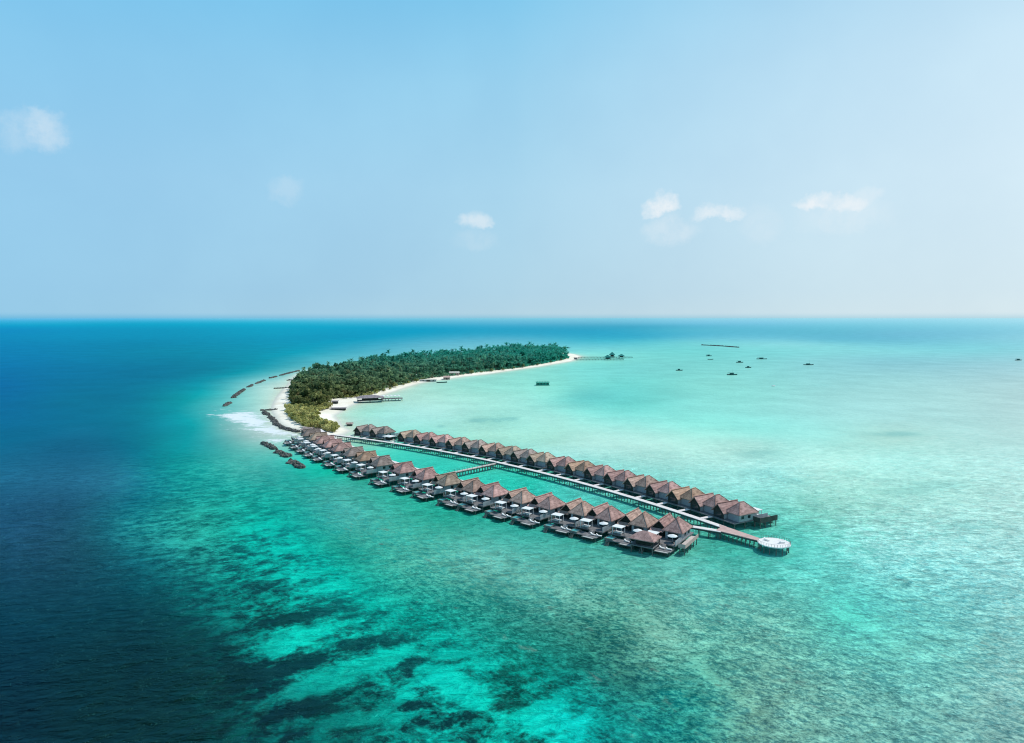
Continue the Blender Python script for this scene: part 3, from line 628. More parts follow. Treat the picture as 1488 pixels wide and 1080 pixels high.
for i, s in enumerate(NEAR_S):
    k = len(NEAR_S) - 1 - i; where = ORD[k]; t = TONES[NT[i]]
    o = place(vn, i == 0, NEAR, s, -1, (0, 0), 0, -.06); tint(o, t[1])
    tag(o, f'{t[0]} roofed stilt villa, {where} from the round platform in the near row', 'villa', 'villas of the near row')
    o = place(cab, firsts['c'], NEAR, s, -1, (-3.4, 22.9), ZD); firsts['c'] = False
    tag(o, f'white flat canopied daybed on terrace of the {where} near-row villa from the platform', 'daybed', 'canopied daybeds on villa terraces')
    o = place(par, firsts['p'], NEAR, s, -1, (3.4 + random.uniform(-.4, .4), 22.2 + random.uniform(-.8, .8)), ZD, random.random()); firsts['p'] = False
    tag(o, f'white parasol on terrace of the {where} near-row villa from the platform', 'parasol', 'parasols on villa terraces')
    for j, side in enumerate(('inner', 'outer')):
        o = place(lou, firsts['l'], NEAR, s, -1, (1.6 + 2.4 * j, 26.8), 1.8, PI / 2 * (1) + .25 * (j - .5)); firsts['l'] = False
        tag(o, f'{"left" if j == 0 else "right"} white sun lounger on lower deck, {where} near-row villa from the platform', 'sun lounger', 'sun loungers on lower decks')
for i, s in enumerate(FAR_S):
    k = len(FAR_S) - 1 - i; where = ORD[k]; t = TONES[FT[i]]
    o = place(vf, i == 0, FAR, s, 1); tint(o, t[1])
    tag(o, f'{t[0]} roofed stilt villa, {where} from the round platform in the far row', 'villa', 'villas of the far row')
    if k < 3:
        o = place(cab, False, FAR, s, 1, (3.4, 21.6), ZD); tag(o, f'white flat canopied daybed on terrace of the {where} far-row villa from the platform', 'daybed', 'canopied daybeds on villa terraces')
        o = place(par, False, FAR, s, 1, (-2, 22.5), ZD); tag(o, f'white parasol on terrace of the {where} far-row villa from the platform', 'parasol', 'parasols on villa terraces')

for j, (lx, ly, nm) in enumerate([(-1.8, 2.2, 'farther'), (2.4, -.6, 'nearer')]):
    o = copy_tree(lou); o.location = (PLAT[0] + lx, PLAT[1] + ly, ZD + .082); o.rotation_euler = (0, 0, .6 + j)
    tag(o, f'white sun lounger on the round viewing platform, the {nm} of two', 'sun lounger', 'sun loungers on the round platform')
# open pavilion beside the last near-row villa, and that villa's boarded side terrace
def build_pavilion(name, hx, hy, z0, ze, zr, roofmat, deckmat, stilts=True, ext=1.0):
    r_ = empty(name)
    MB().box(-hx, hx, -hy, hy, z0 - .3, z0).build('deck', deckmat, r_)
    b = MB(); ax, ay = hx + ext * .4, hy + ext * .4; rl = max(hx, hy) - min(hx, hy)
    e1_, e2_ = ((-rl * .6 - .3, 0), (rl * .6 + .3, 0)) if hx >= hy else ((0, -rl * .6 - .3), (0, rl * .6 + .3))
    c = [(-ax, -ay, ze), (ax, -ay, ze), (ax, ay, ze), (-ax, ay, ze), (*e1_, zr), (*e2_, zr)]
    top = [(0,1,5,4), (1,2,5), (2,3,4,5), (3,0,4)] if hx >= hy else [(0,1,4), (1,2,5,4), (2,3,5), (3,0,4,5)]
    b.add(c + [(p[0], p[1], p[2] - .22) for p in c], top + [tuple(i + 6 for i in q)[::-1] for q in top] + [(0,6,7,1), (1,7,8,2), (2,8,9,3), (3,9,6,0)])
    b.build('roof', roofmat, r_)
    pm = MB().box(-.1, .1, -.1, .1, z0 + .003, ze - .1).mesh('column', M['dark'])
    for a in (-hx + .25, hx - .25):
        for d in (-hy + .25, hy - .25): link_mesh('column', pm, r_).location = (a, d, 0)
    MB().box(-hx * .62, hx * .62, -hy * .55, hy * .55, z0 + .003, ze - .35).build('wall', M['dark'], r_)
    if stilts:
        s_ = MB().cyl(0, 0, -1.6, z0 - .303, .18, n=7).mesh('stilt', M['post'])
        for a in (-hx + .4, 0, hx - .4):
            for d in (-hy + .4, hy - .4): link_mesh('stilt', s_, r_).location = (a, d, 0)
    return r_
pv = build_pavilion('pavilion', 4.2, 3.4, 2.7, 4.9, 7.2, M['roof'], M['greydeck'])
p, t = along(NEAR, 291.5); nn = np.array([t[1], -t[0]]); q = p + nn * 27.2
pv.location = (*q, 0); pv.rotation_euler = (0, 0, math.atan2(t[1], t[0])); tint(pv, TONES[2][1])
tag(pv, 'small rosy roofed pavilion standing on stilts in front of the last two near-row villas', 'pavilion')
p, t = along(NEAR, 295.6); nn = np.array([t[1], -t[0]])
st_ = empty('side_terrace', (*(p + t * 7.6 + nn * 17.5), 0), math.atan2(t[1], t[0]))
tag(st_, 'boarded side terrace with wooden fence right of the last near-row villa', 'terrace')
MB().box(-1.2, 1.2, -7, 7, 2.5, 2.75).build('deck', M['deck'], st_)
b = MB(); b.box(1.2, 1.32, -7, 7, 2.5, 3.9); b.box(-1.2, 1.19, -7.1, -7.01, 2.5, 3.9); b.build('fence', M['pinkdeck'], st_)
for yy in (-6.5, -3.2, 0, 3.2, 6.5):
    for xx in (-.8, .9):
        po = link_mesh('stilt', POST, st_); po.location = (xx, yy, -.12)
p, t = along(FAR, 275.6); nn = np.array([-t[1], t[0]])
st2 = empty('side_terrace', (*(p + t * 7.2 + nn * 22.0), 0), math.atan2(t[1], t[0]))
tag(st2, 'dark grey screened terrace on stilts beyond the last far-row villa', 'terrace')
MB().box(-.8, 2.6, -5.2, 4.4, 2.5, 2.75).build('deck', M['deck'], st2)
b = MB(); b.box(2.6, 2.73, -5.2, 4.4, 2.3, 4.3); b.box(-.8, 2.59, -5.33, -5.21, 2.3, 4.3); b.build('fence', M['rail'], st2)
for yy in (-4.8, -1.9, 1.0, 4.0):
    for xx in (-.4, 2.3):
        po = link_mesh('stilt', POST, st2); po.location = (xx, yy, -.12)
# white arrival shelter in the gap of the far row
p, t = along(FAR, 42.5); nn = np.array([-t[1], t[0]])
sh = build_pavilion('shelter', 3.0, 2.4, ZD, 5.3, 6.0, M['white'], M['jetty']); sh.location = (*(p + nn * 6.0), 0); sh.rotation_euler = (0, 0, math.atan2(t[1], t[0]))
tag(sh, 'white roofed open shelter in the gap between far-row villas near the island', 'shelter')

# ------------------------------------------------------------------ rock breakwaters
def rocks(pts, w, h, label, group, step=1.5):
    pts = [at(*p, 0) for p in pts]; o0 = pts[0]; b = MB()
    for i in range(len(pts) - 1):
        a, c = pts[i], pts[i + 1]; L = np.linalg.norm(c - a); t = (c - a) / L; nn = np.array([-t[1], t[0]])
        for s in np.arange(0, L, step):
            for lat in np.linspace(-w / 2, w / 2, max(2, int(w / 1.4))) * random.uniform(.35, 1.1) * (.5 if (i == 0 and s < 2) or (i == len(pts) - 2 and s > L - 2.5) else 1):
                q = a + t * (s + random.uniform(-.6, .6)) + nn * (lat + random.uniform(-.5, .5)) - o0
                r_ = random.choice((.55, .8, 1.0, 1.3, 1.7)) * random.uniform(.85, 1.15); top = h * (1 - (abs(lat) / (w / 2 + .6)) ** 2) * random.uniform(.55, 1.1)
                k = 6; rz = random.random() * 6
                ring = lambda rad, z: [(q[0] + rad * random.uniform(.8, 1.15) * math.cos(rz + 2*PI*j/k), q[1] + rad * random.uniform(.8, 1.15) * math.sin(rz + 2*PI*j/k), z + random.uniform(-.15, .15)) for j in range(k)]
                v = ring(r_ * 1.1, -.5) + ring(r_, top * .6) + ring(r_ * .55, top)
                b.add(v, [(j, (j+1)%k, k+(j+1)%k, k+j) for j in range(k)] + [(k+j, k+(j+1)%k, 2*k+(j+1)%k, 2*k+j) for j in range(k)] + [tuple(range(2*k, 3*k))])
    o = b.build('rock_breakwater', M['rock']); o.location = (*o0, 0)
    return tag(o, label, 'breakwater', group)
RG = 'rock breakwaters off the beach'
rocks([(326,590.5),(334.5,585)], 3.0, 1.8, 'short dark rock breakwater farthest left, nearest the white surf', RG)
rocks([(338.5,578.5),(346,572),(354.5,566.5)], 3.0, 1.8, 'dark curved rock breakwater, second from the left end of the offshore chain', RG)
rocks([(360.5,563),(366.5,560)], 3.0, 1.7, 'small dark rock heap, third from the left in the offshore chain', RG)
rocks([(371.5,558),(384.5,553)], 3.0, 1.7, 'long dark rock breakwater, fourth from the left in the offshore chain', RG)
rocks([(392,550),(401,547.6)], 3.0, 1.7, 'short dark rock breakwater, fifth from the left in the offshore chain', RG)
rocks([(407,546),(420,542.5),(434,539)], 3.2, 1.7, 'long thin rock breakwater farthest away, beside the tip of the wood', RG)
rocks([(384.5,645.5),(391,648.5),(398,653)], 3.6, 2.0, 'dark rock breakwater beside the island end of the near row, farthest of three', RG)
rocks([(402,656.5),(410,660),(418.5,664.5)], 3.6, 2.0, 'dark rock breakwater beside the island end of the near row, middle of three', RG)
rocks([(421.5,670.5),(430,675),(439.5,681)], 3.6, 2.0, 'dark rock breakwater beside the island end of the near row, nearest of three', RG)
rocks([(384,599.8),(391,604)], 3.5, 1.9, 'stubby dark rock heap at the seaward corner of the beach', RG)
rocks([(392.5,606),(397.6,611),(403.7,618.5),(412,623.3),(424,625.8),(434,628.4)], 2.8, 1.7, 'long curved dark rock wall along the foot of the white beach', RG)
rocks([(419,553),(431,552.5)], 2.0, 1.5, 'thin rock groyne farthest up the left beach', RG)
rocks([(400,565),(421,563.8)], 2.2, 1.5, 'thin rock groyne across the left beach, middle one', RG)
rocks([(378.5,597),(403,595.8)], 2.2, 1.6, 'thin rock groyne on the left beach just behind the surf', RG)
rocks([(1020,501.8),(1038,502.6),(1056,503.8),(1073,505.2)], 9, 2.6, 'long thin rock breakwater in the far right sea behind the moored boats', RG, 2.6)

# ------------------------------------------------------------------ trees
def quads(C, U, W):
    V = np.stack([C - U - W, C + U - W, C + U + W, C - U + W], 1).reshape(-1, 3)
    return V, np.arange(len(V)).reshape(-1, 4)
def broad_crown(R, Ht, n_, s):
    L = 9; ang = rng.uniform(0, 2 * PI, L); rad = R * np.sqrt(rng.uniform(0, .5, L)); 
    cen = np.c_[rad * np.cos(ang), rad * np.sin(ang), Ht * rng.uniform(.5, .86, L)]; lr = R * rng.uniform(.34, .52, L)
    k = rng.integers(0, L, n_); d = rng.normal(size=(n_, 3)); d[:, 2] = np.abs(d[:, 2]) * .9 - .25; d /= np.linalg.norm(d, axis=1)[:, None]
    C = cen[k] + d * (lr[k] * rng.uniform(.72, 1.05, n_))[:, None]
    nrm = d + rng.normal(0, .45, (n_, 3)); nrm /= np.linalg.norm(nrm, axis=1)[:, None]
    U = np.cross(nrm, rng.normal(size=(n_, 3))); U /= np.linalg.norm(U, axis=1)[:, None] + 1e-9; W = np.cross(nrm, U)
    sz = (s * rng.uniform(.6, 1.3, n_))[:, None]
    return quads(C, U * sz, W * sz * .7)
def palm_crown(Ht, Lf=4.6, nf=15, seg=4, w=.62):
    Vs = []
    for k in range(nf):
        a = 2 * PI * k / nf + rng.uniform(-.25, .25); e = math.radians(rng.uniform(-5, 68)); L = Lf * rng.uniform(.85, 1.1)
        p = np.array([0, 0, Ht]); dirh = np.array([math.cos(a), math.sin(a), 0]); side = np.array([-math.sin(a), math.cos(a), 0])
        pts_ = [p]
        for j in range(seg):
            p = p + (dirh * math.cos(e) + np.array([0, 0, math.sin(e)])) * L / seg; pts_.append(p); e -= math.radians(22 + 6 * j)
        ws = [w * .5, w, w * .95, w * .7, .08][:seg + 1]
        for j in range(seg):
            for sgn in (-1, 1):
                dr = np.array([0, 0, -.45])
                Vs += [pts_[j], pts_[j + 1], pts_[j + 1] + side * sgn * ws[j + 1] + dr * ws[j + 1], pts_[j] + side * sgn * ws[j] + dr * ws[j]]
    V = np.array(Vs); return V, np.arange(len(V)).reshape(-1, 4)
def trunk_np(Ht, r0, r1, lean, limbs=0, n_=6):
    b = MB(); pts_ = [np.array([lean[0] * (k / 4) ** 1.6, lean[1] * (k / 4) ** 1.6, -.5 + (Ht + .5) * k / 4]) for k in range(5)]
    rad = np.linspace(r0, r1, 5); v = []
    for p, r_ in zip(pts_, rad): v += [(p[0] + r_ * math.cos(2*PI*j/n_), p[1] + r_ * math.sin(2*PI*j/n_), p[2]) for j in range(n_)]
    b.add(v, [(i*n_+j, i*n_+(j+1)%n_, (i+1)*n_+(j+1)%n_, (i+1)*n_+j) for i in range(4) for j in range(n_)])
    for k in range(limbs):
        a = 2 * PI * k / limbs + .4; b.bar(pts_[3], pts_[3] + np.array([math.cos(a) * Ht * .4, math.sin(a) * Ht * .4, Ht * .3]), .22)
    return b

FOREST_PX = [(425,594),(422,570),(428,556),(440,547),(463,545),(491,540),(505,536),(534,530),(565,527.5),(620,524),(661,521),(716,516),(763,513.5),(803,514.5),(824,518),(826,520.5),
             (818,523),(795,527.5),(763,532.8),(722,538),(690,541.5),(668,544.5),(652,546.5),(634,548),(612,551.5),(588,557.5),(564,563.8),(548,569.5),(525,575),(505,577.5),(483,580),(470,590),(455,597),(440,592)]
SHRUB_PX = [(416,600),(420,590),(436,585),(458,584),(478,588),(478,593),(464,598),(460,606),(463,612),(478,615),(490,621),(488,628),(474,627),(462,622),(443,622),(428,612)]
FP = np.array([at(*p, 1.5) for p in FOREST_PX]); SP = np.array([at(*p, 1.5) for p in SHRUB_PX])
def scatter(poly, gap):
    lo_, hi_ = poly.min(0), poly.max(0)
    x, y = np.meshgrid(np.arange(lo_[0], hi_[0], gap), np.arange(lo_[1], hi_[1], gap * .87)); x = x + (np.arange(y.shape[0]) % 2)[:, None] * gap / 2
    q = np.c_[x.ravel(), y.ravel()] + rng.normal(0, gap * .2, (x.size, 2))
    return q[poly_sdf(q, poly) > 0]
# buildings under the trees keep a little clearing
CLEAR = [(at(605, 549, 1.5), 16), (at(621, 552, 1.5), 14), (at(661, 545, 1.5), 20), (at(650, 548, 1.5), 12)]
T = scatter(FP, 6.6)
for c_, r_ in CLEAR: T = T[np.hypot(*(T - c_).T) > r_]
edge = poly_sdf(T, FP); d_ = np.hypot(*T.T)
u_ = 744 + F * T[:, 0] / T[:, 1]
pp = np.where(u_ > 690, .75, .42) + .15 * np.sin(T[:, 0] / 37) * np.cos(T[:, 1] / 53); pp = np.where(u_ < 585, .10 + .25 * np.clip((u_ - 500) / 85, 0, 1), pp)
is_palm = rng.random(len(T)) < pp
order = np.argsort(d_); T, edge, d_, is_palm, u_ = T[order], edge[order], d_[order], is_palm[order], u_[order]
GZ = island_height(T)
BC = [np_mesh('crown', *broad_crown(4.6, 9.5, 420, .62), M['leaf']) for _ in range(7)]
BT = [trunk_np(6.0, .35, .16, (random.uniform(-.4, .4), random.uniform(-.4, .4)), 4).mesh('trunk', M['bark']) for _ in range(3)]
PCm, PTm = [], []
for k in range(6):
    ln = (random.uniform(-1.5, 1.5), random.uniform(-1.5, 1.5)); V, Fq = palm_crown(11.5); V = V + np.array([ln[0], ln[1], 0])
    PCm.append(np_mesh('crown', V, Fq, M['frond'])); PTm.append(trunk_np(11.5, .26, .15, ln).mesh('trunk', M['bark']))
rest = []; cnt = {True: 0, False: 0}
for i, p in enumerate(T):
    palm = bool(is_palm[i]); sc_ = rng.uniform(.75, 1.18) * (.78 if edge[i] < 6 else 1.0) * (1.1 if u_[i] > 690 else 1) * (rng.uniform(1.25, 1.7) if (not palm and rng.random() < .16) else 1); zs_ = (rng.uniform(.8, 1.35) if rng.random() > .07 else rng.uniform(1.4, 1.65)) if palm else rng.uniform(.85, 1.15)
    if u_[i] < 500: sc_ *= .9
    rz = rng.uniform(0, 2 * PI); cnt[palm] += 1
    if cnt[palm] > 300: rest.append((p, GZ[i], palm, sc_, rz, zs_)); continue
    zone = 'the sandy edge' if edge[i] < 9 else 'the near end'
    if palm:
        r_ = empty('palm_tree', (*p, GZ[i]), rz)
        tag(r_, f'coconut palm with feathery green crown at {zone} of the island wood', 'palm tree', 'coconut palms in the island wood')
        k = int(rng.integers(0, 6)); link_mesh('trunk', PTm[k], r_); link_mesh('crown', PCm[k], r_)
    else:
        r_ = empty('broadleaf_tree', (*p, GZ[i]), rz)
        tag(r_, f'rounded dark green broadleaf tree at {zone} of the island wood', 'tree', 'broadleaf trees in the island wood')
        link_mesh('trunk', BT[int(rng.integers(0, 3))], r_); link_mesh('crown', BC[int(rng.integers(0, 7))], r_)
    r_.scale = (sc_, sc_, sc_ * zs_)
# the rest of the wood, too many to count
bcs = [broad_crown(4.6, 9.5, 150, 1.0) for _ in range(5)]; pcs = [palm_crown(11.5, 4.8, 12, 3, .75) for _ in range(5)]
VV, FF, off = [], [], 0
for p, gz, palm, s_, rz, zs_ in rest:
    V, Fq = (pcs if palm else bcs)[int(rng.integers(0, 5))]
    c_, s2 = math.cos(rz), math.sin(rz); R2 = np.array([[c_, s2, 0], [-s2, c_, 0], [0, 0, 1]])
    VV.append(V @ R2 * s_ * np.array([1, 1, zs_]) + np.array([p[0], p[1], gz])); FF.append(Fq + off); off += len(V)
print('trees', len(T), 'rest', len(rest), 'shrub next')
if VV:
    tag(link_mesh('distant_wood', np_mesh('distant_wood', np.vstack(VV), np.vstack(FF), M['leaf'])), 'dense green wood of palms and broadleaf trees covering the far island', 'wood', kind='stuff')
# undergrowth hides the ground between the trunks
U_ = scatter(FP, 4.5); gz = island_height(U_); n_ = len(U_) * 10
k = np.repeat(np.arange(len(U_)), 10); C = np.c_[U_[k], gz[k]] + np.c_[rng.normal(0, 1.6, (n_, 2)), rng.uniform(.2, 3.2, n_)]
nrm = rng.normal(0, .6, (n_, 3)) + np.array([0, 0, 1]); nrm /= np.linalg.norm(nrm, axis=1)[:, None]
A_ = np.cross(nrm, rng.normal(size=(n_, 3))); A_ /= np.linalg.norm(A_, axis=1)[:, None]; B_ = np.cross(nrm, A_)
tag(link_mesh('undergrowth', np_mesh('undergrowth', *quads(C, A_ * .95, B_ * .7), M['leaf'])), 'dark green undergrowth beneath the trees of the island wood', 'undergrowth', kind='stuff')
# shrubs on the spit and along the beach edge
def shrub_mesh():
    V, Fq = broad_crown(2.6, 3.4, 260, .42); V[:, 2] = np.maximum(V[:, 2] - .6, -.2); return np_mesh('crown', V, Fq, M['shrub'])
SM = [shrub_mesh() for _ in range(5)]; ST = [trunk_np(1.6, .14, .07, (.2, .1), 3).mesh('trunk', M['bark']) for _ in range(2)]
S1 = scatter(SP, 4.3)
edge_px = [(505,579),(512,578),(520,577.3),(528,576.3),(535,575),(541,573.2),(546,571.8),(556,568.8),(566,565.5),(576,562.5),(586,559.3),(596,556.6),(604,554.6),(612,553),(684,543),(700,541.5),(715,539.8),(730,537.8),(745,535.8),(760,533.8),(780,530.8),(800,527.3),(815,524)]
S2 = np.array([at(*p, 1.2) for p in edge_px]) + rng.normal(0, 1.0, (len(edge_px), 2))
for j, (S, lab, grp) in enumerate(((S1, 'yellow green shrub in the thicket on the sandy spit beside the villas', 'shrubs on the spit'), (S2, 'low olive shrub at the top of the lagoon beach below the wood', 'shrubs along the beach'))):
    for p in S:
        s_ = rng.uniform(.7, 1.3) * (1.0 if j == 0 else 1.1)
        r_ = empty('shrub', (*p, ground(*p)), rng.uniform(0, 6.28)); r_.scale = (s_, s_, s_ * rng.uniform(.8, 1.3)); tag(r_, lab, 'shrub', grp)
        link_mesh('trunk', ST[int(rng.integers(0, 2))], r_); link_mesh('crown', SM[int(rng.integers(0, 5))], r_)

# ------------------------------------------------------------------ beach buildings
def orient(o, pa, z=0, rz=0): o.location = (*pa, z); o.rotation_euler = (0, 0, rz); return o
rp_ = at(538, 584.5, 0)
rs = build_pavilion('beach_restaurant', 12, 5.2, 2.2, 4.6, 6.9, M['purple'], M['greydeck'], True, 2.0); orient(rs, rp_, 0, .30)
tag(rs, 'grey hip roofed restaurant on dark stilts over the lagoon edge', 'restaurant')
rp2 = at(568, 582.5, 0)
rd = empty('restaurant_deck', (*rp2, 0), .22); tag(rd, 'dark open deck on stilts reaching into the lagoon right of the restaurant', 'deck')
MB().box(-9, 11, -4, 4, 2.1, 2.4).build('deck', M['greydeck'], rd)
for xx in np.linspace(-8.5, 10.5, 7):
    for yy in (-3.6, 3.6): link_mesh('stilt', POST, rd).location = (xx, yy, -.52)
b = MB()
for xx in np.linspace(-8.9, 10.9, 12): b.box(xx - .06, xx + .06, -3.98, -3.86, 2.403, 3.4)
b.bar((-8.9, -3.92, 3.42), (10.9, -3.92, 3.42), .08); b.build('railing', M['rail'], rd)
for j, (lx, ly) in enumerate([(-7, 1.2), (-3.5, -1.4), (0, 1.6), (3.6, -1.2), (7.2, 1.0)]):
    o = copy_tree(par); c_, s_ = math.cos(.22), math.sin(.22); o.location = (rp2[0] + lx * c_ - ly * s_, rp2[1] + lx * s_ + ly * c_, 2.4); o.scale = (1.1, 1.1, 1.1)
    tag(o, f'white parasol on the restaurant deck, {ORD[j]} from the restaurant', 'parasol', 'parasols on the restaurant deck')
def hut(name, label, u, v, w, d, h, roofmat, rz, wallmat='wall', cat='hut', flat=False, grp=None):
    p = at(u, v, 1.4); g = ground(*p); r_ = empty(name, (*p, g), rz); tag(r_, label, cat, grp)
    wl = MB().box(-w/2, w/2, -d/2, d/2, -.3, h).build('wall', M[wallmat], r_)
    MB().box(-w*.12, w*.12, -d/2 - .06, -d/2 - .003, .05, h * .8).build('door', M['dark'], r_)
    for sx in (-.32, .32): MB().box(w*sx - .7, w*sx + .7, -d/2 - .06, -d/2 - .003, h * .35, h * .8).build('window', M['glass'], r_)
    zr = h + (.5 if flat else d * .3); b = MB(); x, y = w/2 + .7, d/2 + .7
    b.slab([(-x, -y, h), (x, -y, h), (x, 0, zr), (-x, 0, zr)], .2); b.slab([(-x, 0, zr), (x, 0, zr), (x, y, h), (-x, y, h)], .2); b.build('roof', M[roofmat], r_)
    return r_
hut('beach_house', 'pale roofed building at the wood edge with pinkish front on the far lagoon beach', 660, 545.0, 13, 7, 3.2, 'cream', .2, 'pinkdeck', 'building')
hut('beach_shed', 'long low pale roofed shed on the lagoon beach', 622, 553.0, 20, 5, 2.2, 'cream', .25, 'wall', 'shed', True)
hut('beach_hut', 'small white roofed hut between trees above the lagoon beach', 605.5, 550.0, 11, 7, 3.6, 'white', .2, 'wall')
hut('beach_hut', 'pinkish beach hut left of the pale roofed building', 649, 550.0, 8, 6, 3.0, 'pinkdeck', .2, 'pinkdeck')
hut('storage_shed', 'small dark shed on sand left of the restaurant', 487, 586.0, 5, 4, 2.3, 'purple', .1, 'dark', 'shed', True)
hut('storage_shed', 'long low dark roofed shed on the sand nearest the bay', 492, 594.0, 12, 4, 1.6, 'purple', .1, 'dark', 'shed', True)
hut('beach_hut', 'small brown hut on white sand behind the far-row villa nearest the island', 508, 616.0, 4, 3.2, 2.0, 'roof', .1, 'rail')
hut('gate_house', 'low brown roofed house at the island end of the near boardwalk', 449, 627.5, 9, 6, 2.6, 'roof', -.6, 'rail', 'building')
ms = at(690, 522, 1); r_ = empty('radio_mast', (*ms, 1)); tag(r_, 'thin pale radio mast rising above the distant wood', 'mast')
MB().cyl(0, 0, 0, 25, .3, .15, n=6).build('pole', M['cream'], r_); MB().cyl(0, 0, 25, 29, .08, .03, n=5).build('antenna', M['cream'], r_)

# ------------------------------------------------------------------ arrival jetty far right
A0, A1 = at(838, 522.5, 1.6), at(906, 522.3, 1.6)
jetty('arrival_jetty', 'straight arrival jetty from the far tip of the island, the nearer of two', [A0 + (A1 - A0) * k for k in np.linspace(0, 1, 8)], 4.0, 2.4, 16, M['hazy'], 'arrival jetties', (1, 1))
B0, B1 = at(840, 519.6, 1.6), at(919, 519.4, 1.6)
jetty('arrival_jetty', 'longer straight arrival jetty from the far tip, the farther of two', [B0 + (B1 - B0) * k for k in np.linspace(0, 1, 8)], 4.0, 2.4, 18, M['hazy'], 'arrival jetties', (1, 1))
for j, (u, v, hx, hy, ze, zr, lab) in enumerate([(883, 523.2, 5.5, 4, 5, 9.5, 'dark green roofed jetty pavilion, nearest the island on the arrival jetty'), (889.5, 520, 5, 4.5, 6, 11.5, 'tallest dark green roofed pavilion in the middle of the arrival jetty'), (903, 521, 5.5, 4, 5, 8.5, 'dark green roofed jetty pavilion at the seaward end of the arrival jetty')]):
    o = build_pavilion('jetty_pavilion', hx, hy, 2.62, ze, zr, M['hazy'], M['hazy'], True, 2.0); orient(o, at(u, v, 0), 0, 0); tag(o, lab, 'pavilion', 'pavilions on the arrival jetty')
hut('jetty_hut', 'small grey hut on the white sand tip where the arrival jetty starts', 836.5, 521.5, 6, 4, 2.6, 'purple', 0, 'wall')
# ------------------------------------------------------------------ boats and raft
def build_boat(L, Bm, cabin=True, canopy=True, mast=False, mat='hull'):
    r_ = empty('boat'); b = MB(); secs = []
    for k in range(9):
        t_ = k / 8; x = (t_ - .5) * L; w = Bm / 2 * (1 - max(0, (t_ - .45) / .55) ** 2.2) * (.75 + .25 * min(1, t_ * 4)) + .03; sh_ = .9 + .8 * max(0, t_ - .6) ** 1.3 * 2 + .15 * max(0, .2 - t_) * 3
        secs.append([(x, -w, sh_), (x, -w * .82, .25), (x, -w * .35, -.35), (x, w * .35, -.35), (x, w * .82, .25), (x, w, sh_)])
    v = [p for s_ in secs for p in s_]; f = [(i*6+j, i*6+j+1, (i+1)*6+j+1, (i+1)*6+j) for i in range(8) for j in range(5)] + [tuple(range(6)), tuple(range(48, 54))[::-1]]
    f += [(i*6, (i+1)*6, (i+1)*6+5, i*6+5) for i in range(8)]
    b.add(v, f); b.build('hull', M[mat], r_)
    if cabin:
        c_ = MB().box(-L * .22, L * .12, -Bm * .33, Bm * .33, .95, 2.5).build('cabin', M['hazy'], r_)
        for s_ in (-1, 1): MB().box(-L * .18, L * .08, s_ * Bm * .335, s_ * (Bm * .335 + .04), 1.6, 2.2).build('window', M['glass'], c_)
    if canopy:
        cn = MB().box(-L * .42, L * .16, -Bm * .4, Bm * .4, 2.9, 3.05).build('canopy', M['hull'], r_); b = MB()
        for x in (-L * .4, L * .14):
            for y in (-Bm * .37, Bm * .37): b.box(x - .06, x + .06, y - .06, y + .06, .9, 2.897)
        b.build('frame', M['dark'], cn)
    if mast: MB().cyl(L * .05, 0, 3.05 if canopy else 1, 9, .09, .04, n=6).build('mast', M['dark'], r_)
    return r_
BG = 'boats moored in the lagoon'
for (u, v, L, Bm, cb, cn, ms_, rz, lab) in [
    (1030, 517.5, 12, 3.6, 1, 1, 0, .1, 'small dark boat in the left pair, the farther of the two'),
    (1032.5, 522.6, 11, 2.6, 0, 0, 0, .05, 'low flat dark boat in the left pair, the nearer of the two'),
    (987, 538.6, 10, 3.2, 1, 0, 0, -.2, 'small dark boat moored alone farthest left of the fleet'),
    (1075, 527, 13, 3.6, 1, 1, 0, .1, 'dark boat with low cabin moored behind the largest boat'),
    (1087.5, 534.6, 10, 3, 1, 0, 0, .15, 'small low boat just right of the largest boat'),
    (1064, 545, 14.5, 4.6, 1, 1, 1, .05, 'largest dark boat with mast, moored nearest in the fleet'),
    (1107, 522, 20, 4.6, 1, 1, 0, -.05, 'long dark boat moored at right of the far group'),
    (1175, 530.5, 17, 4, 1, 0, 1, .0, 'lone boat with short mast right of the fleet'),
    (1480, 523.8, 13, 4, 1, 1, 0, .1, 'lone dark boat at the far right edge of the lagoon'),
    (825, 506, 14, 4.5, 1, 1, 0, .0, 'tiny distant boat beyond the right tip of the island'),
    (642, 556.3, 13, 3, 0, 0, 0, .18, 'low dark boat drawn up at the lagoon beach')]:
    o = build_boat(L, Bm, cb, cn, ms_); orient(o, at(u, v, 0), .12, rz); tag(o, lab, 'boat', None if 'beach' in lab or 'beyond' in lab else BG)
o = build_boat(4.5, 1.8, False, False, False, 'white'); orient(o, at(1124, 561.5, 0), .05, .3); tag(o, 'tiny white dinghy alone in the open lagoon below the fleet', 'boat')
rf_ = empty('floating_raft', (*at(788.5, 560, 0), 0), .04); tag(rf_, 'dark green boxy raft with open upper deck floating in the lagoon', 'raft')
MB().box(-8, 8, -3.5, 3.5, -.4, .7).build('pontoon', M['teal'], rf_)
MB().box(-7.4, 7.4, -3.1, 3.1, .703, 3.1).build('cabin', M['teal'], rf_)
b = MB()
for x in (-5.4, -1.8, 1.8, 5.4): b.box(x - 1.1, x + 1.1, -3.16, -3.103, 1.4, 2.6)
b.build('window', M['glass'], rf_)
MB().box(-7.9, 7.9, -3.5, 3.5, 3.103, 3.3).build('roof', M['teal'], rf_)
b = MB()
for x in np.linspace(-7.7, 7.7, 9):
    for y in (-3.4, 3.4): b.box(x - .1, x + .1, y - .1, y + .1, 3.303, 4.6)
for y in (-3.4, 3.4): b.bar((-7.7, y, 4.66), (7.7, y, 4.66), .16, .12)
b.build('railing', M['teal'], rf_)

